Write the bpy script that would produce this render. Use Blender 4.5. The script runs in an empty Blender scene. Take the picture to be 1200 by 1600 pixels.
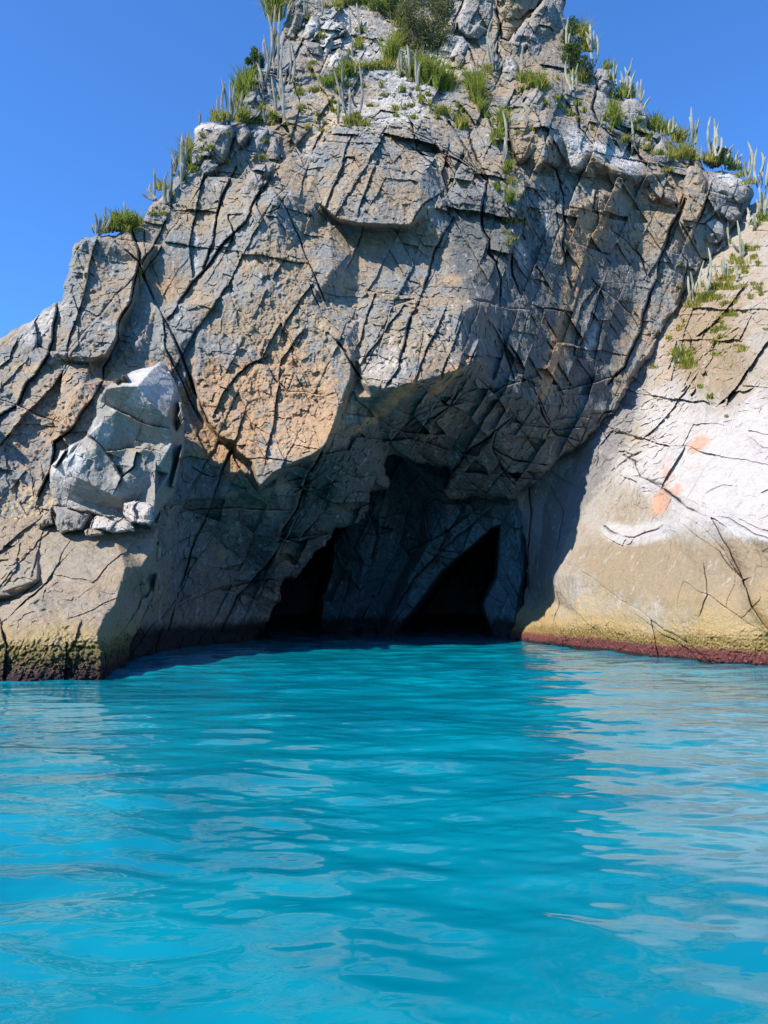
import bpy, bmesh, math, random
import numpy as np
from mathutils import Vector
from mathutils.geometry import delaunay_2d_cdt

random.seed(7)
S = bpy.context.scene
COL = S.collection
R = math.radians
Q = 1.0                      # grid step of the rock meshes (in 1/1200 of the picture width, at the rock's distance)

# ------------------------------------------------------------------ camera
H = 2.2                      # eye height above the water
F = 1155.0                   # focal length in photo pixels
HZ = 940.0                   # row of the horizon
cam = bpy.data.cameras.new('camera')
cam.sensor_fit = 'VERTICAL'
cam.sensor_height = 36.0
cam.sensor_width = 27.0
cam.lens = 36.0 * F / 1600.0
cam.shift_y = (HZ - 800.0) / 1600.0
cam.clip_start = 0.1
cam.clip_end = 6000
co = bpy.data.objects.new('camera', cam)
co.location = (0, 0, H)
co.rotation_euler = (R(90), 0, 0)
COL.objects.link(co)
S.camera = co

# ------------------------------------------------------------------ light
SUN = Vector((-0.58, -0.43, 0.70)).normalized()     # towards the sun
elev = math.asin(SUN.z)
azim = math.atan2(SUN.x, SUN.y)
w = bpy.data.worlds.new('World')
S.world = w
w.use_nodes = True
nt = w.node_tree
sky = nt.nodes.new('ShaderNodeTexSky')
sky.sky_type = 'NISHITA'
sky.sun_disc = False
sky.sun_elevation = elev
sky.sun_rotation = azim
sky.altitude = 0
sky.air_density = 1.0
sky.dust_density = 0.0
sky.ozone_density = 7.0
bg = nt.nodes['Background']
bg.inputs['Strength'].default_value = 0.122
tint = nt.nodes.new('ShaderNodeMix'); tint.data_type = 'RGBA'; tint.blend_type = 'MULTIPLY'; tint.inputs[0].default_value = 1.0
tint.inputs[7].default_value = (0.60, 1.0, 1.38, 1)
nt.links.new(sky.outputs[0], tint.inputs[6]); nt.links.new(tint.outputs[2], bg.inputs['Color'])
sl = bpy.data.lights.new('sun', 'SUN')
sl.energy = 5.0
sl.angle = R(0.53)
sl.color = (1.0, 0.94, 0.85)
so = bpy.data.objects.new('sun', sl)
so.rotation_euler = SUN.to_track_quat('Z', 'Y').to_euler()
so.location = (-60, -50, 90)
COL.objects.link(so)
S.view_settings.view_transform = 'Standard'
S.view_settings.look = 'None'
S.view_settings.exposure = 0.72
S.view_settings.gamma = 1.0
S.cycles.max_bounces = 8
S.cycles.diffuse_bounces = 5

# ------------------------------------------------------------------ helpers
def tag(o, label=None, cat=None, group=None, kind=None):
    if label: o['label'] = label
    if cat: o['category'] = cat
    if group: o['group'] = group
    if kind: o['kind'] = kind
    return o

def mesh_obj(name, v, faces, mat, parent=None, smooth=False, loc=None):
    """v (n,3) array, faces (m,3|4) array"""
    me = bpy.data.meshes.new(name)
    v = np.asarray(v, np.float32)
    if loc is not None:
        v = v - np.asarray(loc, np.float32)
    faces = np.asarray(faces, np.int32)
    k = faces.shape[1]
    me.vertices.add(len(v)); me.vertices.foreach_set('co', v.ravel())
    me.loops.add(faces.size); me.loops.foreach_set('vertex_index', faces.ravel())
    me.polygons.add(len(faces))
    me.polygons.foreach_set('loop_start', np.arange(0, faces.size, k, dtype=np.int32))
    me.polygons.foreach_set('loop_total', np.full(len(faces), k, np.int32))
    me.update(calc_edges=True)
    if smooth:
        me.polygons.foreach_set('use_smooth', np.ones(len(faces), bool))
    else:
        me.polygons.foreach_set('use_smooth', np.zeros(len(faces), bool))
    if mat: me.materials.append(mat)
    o = bpy.data.objects.new(name, me)
    if loc is not None: o.location = loc
    if parent is not None: o.parent = parent
    COL.objects.link(o)
    return o

# ---- noise in world space
rs = np.random.RandomState(11)
LAT = rs.rand(64, 64, 64).astype(np.float32) * 2 - 1
def vnoise(p, scale, seed=0):
    q = (p / np.float32(scale) + np.float32(seed * 7.31 + 1000.0)).astype(np.float32)
    i = np.floor(q).astype(np.int32); f = q - i
    f = f * f * (3 - 2 * f)
    i &= 63; j = (i + 1) & 63
    L = LAT
    x0, y0, z0 = i[:, 0], i[:, 1], i[:, 2]; x1, y1, z1 = j[:, 0], j[:, 1], j[:, 2]
    fx, fy, fz = f[:, 0], f[:, 1], f[:, 2]
    a = L[x0, y0, z0] * (1 - fx) + L[x1, y0, z0] * fx
    b = L[x0, y1, z0] * (1 - fx) + L[x1, y1, z0] * fx
    c = L[x0, y0, z1] * (1 - fx) + L[x1, y0, z1] * fx
    d = L[x0, y1, z1] * (1 - fx) + L[x1, y1, z1] * fx
    return (a * (1 - fy) + b * fy) * (1 - fz) + (c * (1 - fy) + d * fy) * fz
def fbm(p, scale, octv, seed=0, gain=0.5, ridged=False):
    s = np.zeros(len(p), np.float32); a = 1.0; t = 0
    for k in range(octv):
        n = vnoise(p, scale / (2.03 ** k), seed + k * 3)
        if ridged: n = 1 - 2 * np.abs(n)
        s += a * n; t += a; a *= gain
    return s / t
VP = rs.rand(32, 32, 32, 3).astype(np.float32)
VG = (rs.rand(32, 32, 32, 4).astype(np.float32) * 2 - 1)
def basis(d, u):
    d = Vector(d).normalized(); u = Vector(u); s_ = d.cross(u).normalized(); u = s_.cross(d).normalized()
    return np.array([list(s_), list(u), list(d)], np.float32)
def facets(p, size, B, stretch, seed=0, jit=0.9):
    """planar blocks: each Voronoi cell has its own offset and tilt.  Returns (height, distance to joint)"""
    q = (p @ B.T) / (np.float32(size) * np.array(stretch, np.float32)) + np.float32(500 + seed * 13.7)
    i = np.floor(q).astype(np.int32)
    n = len(p)
    f1 = np.full(n, 9.0, np.float32); f2 = np.full(n, 9.0, np.float32)
    hv = np.zeros(n, np.float32)
    for dx in (-1, 0, 1):
        for dy in (-1, 0, 1):
            for dz in (-1, 0, 1):
                c = i + np.array([dx, dy, dz], np.int32); m = c & 31
                fp = VP[m[:, 0], m[:, 1], m[:, 2]] * jit
                r = q - (c + fp)
                d = np.einsum('ij,ij->i', r, r)
                g = VG[m[:, 0], m[:, 1], m[:, 2]]
                val = g[:, 3] + np.einsum('ij,ij->i', r, g[:, :3])
                near = d < f1
                f2 = np.where(near, f1, np.minimum(f2, d))
                hv = np.where(near, val, hv)
                f1 = np.where(near, d, f1)
    return hv, np.sqrt(f2) - np.sqrt(f1)

def hsh(i, j, k, s):
    n = (i.astype(np.int64) * 73856093) ^ (j.astype(np.int64) * 19349663) ^ (k.astype(np.int64) * 83492791) ^ (s * 2654435)
    n = (n ^ (n >> 13)) * 1274126177 & 0x7fffffff
    n = (n ^ (n >> 11)) * 668265263 & 0x7fffffff
    return ((n >> 7) & 0xffff).astype(np.float32) / 65535.0
def joints3(p, fam, spacing, seed=0, bend=0.05):
    """rock cut by three joint sets; the second ends against the first, the third against both.
       Returns (block height, distance to the nearest joint in metres, block id hash)"""
    z = np.zeros(len(p), np.int64)
    ids = []; dm = np.full(len(p), 9.0, np.float32); loc = []
    off = np.float32(seed * 1.37)
    for k, (n, s) in enumerate(zip(fam, spacing)):
        n = np.array(Vector(n).normalized(), np.float32)
        t = (p @ n) / np.float32(s) + bend * vnoise(p, s * 2.5, seed + 40 + k) + np.float32(37.0) + off
        if k == 1: t = t + hsh(ids[0], z, z, seed + 5) * 1.0
        if k == 2: t = t + hsh(ids[0], ids[1], z, seed + 6) * 1.0
        i0 = np.floor(t); f = t - i0; i0 = i0.astype(np.int64)
        a0 = ids[0] if k > 0 else z; a1 = ids[1] if k > 1 else z
        b0 = 0.55 * hsh(i0, a0, a1, seed + 9 + k)            # irregular spacing: the joint sits at i + b0
        lower = f < b0
        b1 = 0.55 * hsh(i0 + 1, a0, a1, seed + 9 + k); bm = 0.55 * hsh(i0 - 1, a0, a1, seed + 9 + k)
        idk = np.where(lower, i0 - 1, i0)
        lo = np.where(lower, bm - 1, b0); hi = np.where(lower, b0, b1 + 1)
        dm = np.minimum(dm, np.minimum(f - lo, hi - f) * s)
        loc.append((f - (lo + hi) / 2) / (hi - lo))
        ids.append(idk)
    h = hsh(ids[0], ids[1], ids[2], seed + 21) * 2 - 1
    for k in range(3):
        h = h + (hsh(ids[0], ids[1], ids[2], seed + 31 + k) * 2 - 1) * loc[k] * 1.1
    return h, dm, hsh(ids[0], ids[1], ids[2], seed + 50)
FAM_MAIN = [(0.90, 0.15, -0.42), (0.80, -0.35, 0.50), (0.12, -0.35, 0.93)]
FAM_FINE = [(0.92, -0.25, -0.30), (0.55, 0.3, 0.80), (0.3, -0.9, 0.35)]
FAM_UNDER = [(0.62, 0.10, -0.78), (0.85, -0.4, 0.45), (0.2, 0.85, 0.5)]

# ---- picture-row tracing turned into places: a traced point plus its real distance
def P(px, py, Y):
    return ((px - 600.0) / F * Y, Y, H + (HZ - py) / F * Y)
def rough_poly(poly, amp, seed, seg=9.0, closed=True):
    rr = random.Random(seed)
    pts = [Vector(p) for p in poly]
    out = []
    n = len(pts)
    for k in range(n if closed else n - 1):
        a, b = pts[k], pts[(k + 1) % n]
        line = [a, b]
        while (line[1] - line[0]).length > seg:
            new = []
            for u, v in zip(line, line[1:]):
                d = v - u
                m = (u + v) / 2 + Vector((-d.y, d.x)) * rr.uniform(-amp, amp) * min(1.0, 34.0 / d.length)
                new += [u, m]
            line = new + [line[-1]]
        out += line[:-1]
    if not closed: out.append(pts[-1])
    return [(p.x, p.y) for p in out]
def rast_poly(poly, xs, ys):
    m = np.zeros((len(ys), len(xs)), bool)
    A = np.array(poly); Bq = np.roll(A, -1, 0)
    for r, y in enumerate(ys):
        yy = y + 0.013
        c = (A[:, 1] > yy) != (Bq[:, 1] > yy)
        if not c.any(): continue
        a, b = A[c], Bq[c]
        xc = np.sort(a[:, 0] + (yy - a[:, 1]) / (b[:, 1] - a[:, 1]) * (b[:, 0] - a[:, 0]))
        for u, v in zip(xc[::2], xc[1::2]):
            m[r] |= (xs >= u) & (xs <= v)
    return m
def interp(pts, lines, xs, ys):
    """piecewise planar depth through the traced points; lines are creases"""
    V = []; Y = []; E = []
    idx = {}
    def add(p):
        k = (round(p[0], 1), round(p[1], 1))
        if k not in idx:
            idx[k] = len(V); V.append(Vector((p[0], p[1]))); Y.append(p[2])
        return idx[k]
    for p in pts: add(p)
    for ln in lines:
        ii = [add(p) for p in ln]
        E += [(a, b) for a, b in zip(ii, ii[1:]) if a != b]
    ov, oe, of, orv, _, _ = delaunay_2d_cdt(V, E, [], 0, 1e-4, True)
    yy = []
    for k, v in enumerate(ov):
        if orv[k]: yy.append(Y[orv[k][0]])
        else:                              # crossing of creases: nearest traced point
            yy.append(Y[min(range(len(V)), key=lambda j: (V[j] - v).length)])
    out = np.full((len(ys), len(xs)), np.nan, np.float32)
    X, Z = np.meshgrid(xs, ys)
    st = xs[1] - xs[0]
    for f in of:
        a, b, c = [ov[k] for k in f]; ya, yb, yc = [yy[k] for k in f]
        den = (b.y - c.y) * (a.x - c.x) + (c.x - b.x) * (a.y - c.y)
        if abs(den) < 1e-9: continue
        c0 = max(0, int((min(a.x, b.x, c.x) - xs[0]) / st)); c1 = min(len(xs), int((max(a.x, b.x, c.x) - xs[0]) / st) + 2)
        r0 = max(0, int((min(a.y, b.y, c.y) - ys[0]) / st)); r1 = min(len(ys), int((max(a.y, b.y, c.y) - ys[0]) / st) + 2)
        if c1 <= c0 or r1 <= r0: continue
        x = X[r0:r1, c0:c1]; y = Z[r0:r1, c0:c1]
        l1 = ((b.y - c.y) * (x - c.x) + (c.x - b.x) * (y - c.y)) / den
        l2 = ((c.y - a.y) * (x - c.x) + (a.x - c.x) * (y - c.y)) / den
        l3 = 1 - l1 - l2
        ok = (l1 > -1e-4) & (l2 > -1e-4) & (l3 > -1e-4)
        sub = out[r0:r1, c0:c1]
        sub[ok] = (l1 * ya + l2 * yb + l3 * yc)[ok]
    if np.isnan(out).any():
        PA = np.array([(v.x, v.y) for v in V]); YA = np.array(Y)
        r, c = np.nonzero(np.isnan(out))
        for s_ in range(0, len(r), 200000):
            rr_, cc_ = r[s_:s_ + 200000], c[s_:s_ + 200000]
            d = (xs[cc_][:, None] - PA[None, :, 0]) ** 2 + (ys[rr_][:, None] - PA[None, :, 1]) ** 2
            out[rr_, cc_] = YA[d.argmin(1)]
    return out
def blur(a, n):
    for _ in range(n):
        a = (np.pad(a, ((1, 1), (0, 0)), 'edge')[:-2] + a * 2 + np.pad(a, ((1, 1), (0, 0)), 'edge')[2:]) / 4
        a = (np.pad(a, ((0, 0), (1, 1)), 'edge')[:, :-2] + a * 2 + np.pad(a, ((0, 0), (1, 1)), 'edge')[:, 2:]) / 4
    return a
def seg_field(a, line, xs, ys, half, depth, side=0.0, reach=22.0):
    """cut one joint (a polyline) into the depth field a: groove plus a small step from one side to the other"""
    st = xs[1] - xs[0]
    R_ = max(reach if side else 0, half * 3) + 2
    for (x0, y0), (x1, y1) in zip(line, line[1:]):
        c0 = int(max(0, (min(x0, x1) - R_ - xs[0]) / st)); c1 = int(min(len(xs), (max(x0, x1) + R_ - xs[0]) / st + 1))
        r0 = int(max(0, (min(y0, y1) - R_ - ys[0]) / st)); r1 = int(min(len(ys), (max(y0, y1) + R_ - ys[0]) / st + 1))
        if c1 <= c0 or r1 <= r0: continue
        X, Z = np.meshgrid(xs[c0:c1], ys[r0:r1])
        dx, dy = x1 - x0, y1 - y0; L2 = dx * dx + dy * dy + 1e-9
        t = np.clip(((X - x0) * dx + (Z - y0) * dy) / L2, 0, 1)
        d = np.hypot(X - x0 - t * dx, Z - y0 - t * dy)
        g = a['g'][r0:r1, c0:c1]
        np.maximum(g, depth * np.exp(-(d / half) ** 2), out=g)
        if side:
            s_ = np.where((X - x0) * dy - (Z - y0) * dx >= 0, 1.0, -1.0)
            v = s_ * side * np.exp(-d / (reach * 0.35)) * np.clip(1.2 - d / reach, 0, 1)
            k = a['s'][r0:r1, c0:c1]; dd = a['d'][r0:r1, c0:c1]
            rep = d < dd
            k[rep] = v[rep]; dd[rep] = d[rep]
def blob(xs, ys, items, base=0.0):
    X, Z = np.meshgrid(xs, ys)
    out = np.full(X.shape, base, np.float32)
    for cx, cy, rx, ry, ang, wgt in items:
        c0, s0 = math.cos(R(ang)), math.sin(R(ang))
        u = ((X - cx) * c0 + (Z - cy) * s0) / rx; v = (-(X - cx) * s0 + (Z - cy) * c0) / ry
        out += wgt * np.exp(-(u * u + v * v) ** 1.5)
    return out

LAYERS = []
def surf(px, py, default=45.0):
    """distance of the nearest rock along a direction"""
    best = None
    for xs, ys, D, m in LAYERS:
        c = int(round((px - xs[0]) / (xs[1] - xs[0]))); r = int(round((py - ys[0]) / (ys[1] - ys[0])))
        if 0 <= r < D.shape[0] and 0 <= c < D.shape[1] and m[r, c]:
            if best is None or D[r, c] < best: best = float(D[r, c])
    return best if best is not None else None

JOINT = basis((0.42, 0.25, 0.9), (0, 1, 0))
JOINT2 = basis((-0.5, 0.3, 0.8), (0, 1, 0))
BEDS = basis((0.75, 0.1, 0.62), (0, 1, 0))

def relief(name, poly, pts, lines, mat, joints=(), amp=1.0, rough=None, warm=(), pale=(), tan=(), dark=(), shore=0.0, bigamp=1.0, block=(), cscale=1.0, fam=None, soft=2, roll=0.8, rolln=10,
           step=None, seed=0, back=10.0, edge=0.16, B=None, big=4.0, label=None, cat=None, kind=None, group=None, closed=False, rayrim=None):
    st = (step or 1.0) * Q
    poly = rough_poly(poly, edge, seed + 5)
    A = np.array(poly)
    xs = np.arange(A[:, 0].min() - 2, A[:, 0].max() + 3, st); ys = np.arange(A[:, 1].min() - 2, A[:, 1].max() + 3, st)
    m = rast_poly(poly, xs, ys)
    D = interp(pts, lines, xs, ys)
    D = blur(D, max(1, int(soft / Q)))
    # roll the rim backwards so the edge turns away like a real arris
    e = m.copy(); dist = np.zeros(m.shape, np.float32)
    nr = max(2, int(rolln / st))
    for k in range(nr):
        dist += e
        e = e & np.pad(e, ((1, 0), (0, 0)))[:-1] & np.pad(e, ((0, 1), (0, 0)))[1:] & np.pad(e, ((0, 0), (1, 0)))[:, :-1] & np.pad(e, ((0, 0), (0, 1)))[:, 1:]
    t = 1 - dist / nr
    D = D + roll * (1 - np.sqrt(np.clip(1 - t * t, 0, 1)))
    F_ = {'g': np.zeros(D.shape, np.float32), 's': np.zeros(D.shape, np.float32), 'd': np.full(D.shape, 99.0, np.float32)}
    for k, jt in enumerate(joints):
        line, half, dep = jt[0], jt[1], jt[2]; side = jt[3] if len(jt) > 3 else 0.0
        seg_field(F_, rough_poly(line, 0.045, seed + 100 + k, 5.0, False), xs, ys, half * (0.7 if dep >= 1 else 0.45), dep * 0.65 * cscale, side * 1.4 * cscale, 26.0)
    # world-space block structure and weathering
    rr, cc = np.nonzero(m)
    X = xs[cc].astype(np.float32); Z = ys[rr].astype(np.float32); Y = D[rr, cc]
    p = np.stack([(X - 600) / F * Y, Y, H + (HZ - Z) / F * Y], 1).astype(np.float32)
    RO = (blob(xs, ys, rough, 0.5) if rough is not None else np.full(D.shape, 0.5, np.float32))[rr, cc]
    wp = p + np.stack([vnoise(p, 1.7, 3), vnoise(p, 1.7, 8), vnoise(p, 1.7, 5)], 1) * 0.12 + np.stack([vnoise(p, .45, 13), vnoise(p, .45, 18), vnoise(p, .45, 15)], 1) * 0.05
    b = JOINT if B is None else B
    fam = FAM_MAIN if fam is None else fam
    h1, e1, u1 = joints3(wp, fam, (big * 0.9, big * 1.1, big * 1.3), seed + 1)
    h2, e2, u2 = joints3(wp, fam, (big * 0.36, big * 0.44, big * 0.6), seed + 2, 0.07)
    h3, e3 = facets(wp, big * 0.11, JOINT2 if B is None else b, (0.8, 0.8, 1.5), seed + 3)
    BL = (blob(xs, ys, block)[rr, cc] if len(block) else np.zeros(len(rr), np.float32))
    disp = amp * ((0.27 * bigamp + 0.25 * BL) * h1 + (0.07 + 0.09 * RO + 0.42 * BL) * h2 + 0.055 * h3 * (0.25 + 1.3 * RO + 0.7 * BL))
    on1 = np.clip(vnoise(p, 3.1, 21) * 1.6 + 0.35, 0, 1); on2 = np.clip(vnoise(p, 1.5, 22) * 1.8 + 0.15 + BL, 0, 1)
    disp += amp * bigamp * (0.10 * on1 * np.exp(-(e1 / 0.045) ** 2) + 0.025 * on2 * np.exp(-(e2 / 0.03) ** 2))
    rg = fbm(p, 0.55, 3, 31, 0.6, True)
    rg2 = fbm(p * np.array([1, 1, .6], np.float32), 0.22, 2, 37, 0.6)
    rg3 = vnoise(p, 0.1, 44)
    disp += RO * (-0.10 * rg + 0.12 * rg2 + 0.035 * rg3) * amp + 0.012 * rg2
    pit = np.clip(vnoise(p, 0.28, 55) - 0.55, 0, 1) * RO
    disp += 0.35 * pit
    if shore:                                  # crust of mussels and weed near the waterline
        zc = np.clip((1.15 + 0.35 * vnoise(p, 1.1, 61) - p[:, 2]) / 0.2, 0, 1)
        disp += zc * shore * (-0.5 - 1.1 * np.abs(vnoise(p, 0.12, 62)) - 0.8 * vnoise(p, 0.4, 63) - 0.5 * vnoise(p, 0.06, 64))
    disp += F_['g'][rr, cc] * np.clip(0.55 + 0.9 * vnoise(p, 1.1, 71), 0.05, 1.1) + F_['s'][rr, cc]
    Dn = D.copy(); Dn[rr, cc] = Y + disp
    Y = Dn[rr, cc]
    v = np.stack([(X - 600) / F * Y, Y, H + (HZ - Z) / F * Y], 1)
    ids = np.full(m.shape, -1, np.int64); ids[rr, cc] = np.arange(len(rr))
    q = np.stack([ids[:-1, :-1], ids[1:, :-1], ids[1:, 1:], ids[:-1, 1:]], -1).reshape(-1, 4)
    q = q[(q >= 0).all(1)]
    # rim: directed boundary edges extruded backwards in two steps
    ed = np.concatenate([q[:, [0, 1]], q[:, [1, 2]], q[:, [2, 3]], q[:, [3, 0]]])
    key = ed[:, 0] * 10000000 + ed[:, 1]; rkey = ed[:, 1] * 10000000 + ed[:, 0]
    bd = ed[~np.isin(key, rkey)]
    bv = np.unique(bd); remap = np.zeros(len(v), np.int64); remap[bv] = np.arange(len(bv))
    n0 = len(v); parts_v = [v]; fs = [q]; prev = bv; shrink = 1.0
    cen = v[bv].mean(0)
    base_ids = bv
    for k in range(3 if not closed else 4):
        dy = back * (0.12, 0.4, 1.0, 1.0)[k]
        nv = v[bv].copy()
        if rayrim is not None:                 # walls of the cave mouth run straight back, the crest falls away level
            ry = (Z[bv] > rayrim(X[bv]))
            sc_ = np.where(ry, (nv[:, 1] + dy) / nv[:, 1], 1.0)
            nv[:, 0] *= sc_; nv[:, 2] = np.where(ry, H + (nv[:, 2] - H) * sc_, nv[:, 2])
        nv[:, 1] += dy
        if closed:
            sc = (0.97, 0.82, 0.45, 0.02)[k]
            nv[:, 0] = cen[0] + (nv[:, 0] - cen[0]) * sc; nv[:, 2] = cen[2] + (nv[:, 2] - cen[2]) * sc
        nid = n0 + sum(len(x) for x in parts_v[1:]) + np.arange(len(bv))
        parts_v.append(nv)
        a, b2 = remap[bd[:, 0]], remap[bd[:, 1]]
        fs.append(np.stack([base_ids[b2], base_ids[a], nid[a], nid[b2]], 1))
        base_ids = nid
    V = np.concatenate(parts_v); Fc = np.concatenate(fs)
    att = {}
    for nm, items in (('warm', warm), ('pale', pale), ('tan', tan), ('dark', dark)):
        att[nm] = np.clip(blob(xs, ys, items)[rr, cc], 0, 1.5) if len(items) else np.zeros(len(rr), np.float32)
    cav = np.clip(F_['g'][rr, cc] / 0.5, 0, 1)
    if closed:
        loc = cen.copy(); loc[2] = v[:, 2].min()
    else: loc = None
    o = mesh_obj(name, V, Fc, mat, loc=loc)
    colr = np.zeros((len(V), 4), np.float32)
    colr[:n0, 0] = att['warm']; colr[:n0, 1] = att['pale']; colr[:n0, 2] = att['tan']; colr[:n0, 3] = att['dark']
    ca = o.data.color_attributes.new('zones', 'FLOAT_COLOR', 'POINT')
    ca.data.foreach_set('color', colr.ravel())
    LAYERS.append((xs, ys, Dn, m))
    tag(o, label, cat, group, kind)
    return o

# ------------------------------------------------------------------ materials
class NT:
    def __init__(s, name):
        s.m = bpy.data.materials.new(name); s.m.use_nodes = True
        s.t = s.m.node_tree; s.b = s.t.nodes['Principled BSDF']
        s.geo = s.t.nodes.new('ShaderNodeNewGeometry')
    def val(s, sock, v):
        if hasattr(v, 'is_output'): s.t.links.new(v, sock)
        elif isinstance(v, tuple) and len(v) == 3 and sock.type == 'RGBA': sock.default_value = (*v, 1)
        else: sock.default_value = v
    def math(s, op, a, b=0.0, clamp=False):
        n = s.t.nodes.new('ShaderNodeMath'); n.operation = op; n.use_clamp = clamp
        s.val(n.inputs[0], a); s.val(n.inputs[1], b); return n.outputs[0]
    def vec(s, sc, rot=(0, 0, 0)):
        n = s.t.nodes.new('ShaderNodeMapping'); n.inputs['Scale'].default_value = sc; n.inputs['Rotation'].default_value = rot
        s.t.links.new(s.geo.outputs['Position'], n.inputs[0]); return n.outputs[0]
    def noise(s, scale, detail=4, rough=0.55, sc=None, dist=0.0, rot=(0, 0, 0)):
        n = s.t.nodes.new('ShaderNodeTexNoise'); n.inputs['Scale'].default_value = scale
        n.inputs['Detail'].default_value = detail; n.inputs['Roughness'].default_value = rough; n.inputs['Distortion'].default_value = dist
        s.t.links.new(s.vec(sc, rot) if sc else s.geo.outputs['Position'], n.inputs['Vector']); return n.outputs[0]
    def voro(s, scale, feature='F1', sc=None):
        n = s.t.nodes.new('ShaderNodeTexVoronoi'); n.feature = feature; n.inputs['Scale'].default_value = scale
        s.t.links.new(s.vec(sc) if sc else s.geo.outputs['Position'], n.inputs['Vector']); return n.outputs[0]
    def ramp(s, v, lo, hi, to0=0.0, to1=1.0):
        n = s.t.nodes.new('ShaderNodeMapRange'); n.interpolation_type = 'SMOOTHSTEP'
        s.val(n.inputs[0], v); n.inputs[1].default_value = lo; n.inputs[2].default_value = hi
        n.inputs[3].default_value = to0; n.inputs[4].default_value = to1; return n.outputs[0]
    def mix(s, f, a, b, mode='MIX'):
        n = s.t.nodes.new('ShaderNodeMix'); n.data_type = 'RGBA'; n.blend_type = mode
        s.val(n.inputs[0], f); s.val(n.inputs[6], a); s.val(n.inputs[7], b); return n.outputs[2]
    def attr(s, name):
        n = s.t.nodes.new('ShaderNodeAttribute'); n.attribute_name = name
        c = s.t.nodes.new('ShaderNodeSeparateColor'); s.t.links.new(n.outputs['Color'], c.inputs[0]); return [c.outputs[0], c.outputs[1], c.outputs[2], n.outputs['Alpha']]
    def bump(s, h, strength, dist):
        n = s.t.nodes.new('ShaderNodeBump'); n.inputs['Strength'].default_value = strength; n.inputs['Distance'].default_value = dist
        s.val(n.inputs['Height'], h); s.t.links.new(n.outputs[0], s.b.inputs['Normal']); return n
    def z(s):
        n = s.t.nodes.new('ShaderNodeSeparateXYZ'); s.t.links.new(s.geo.outputs['Position'], n.inputs[0]); return n.outputs[2]

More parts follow.
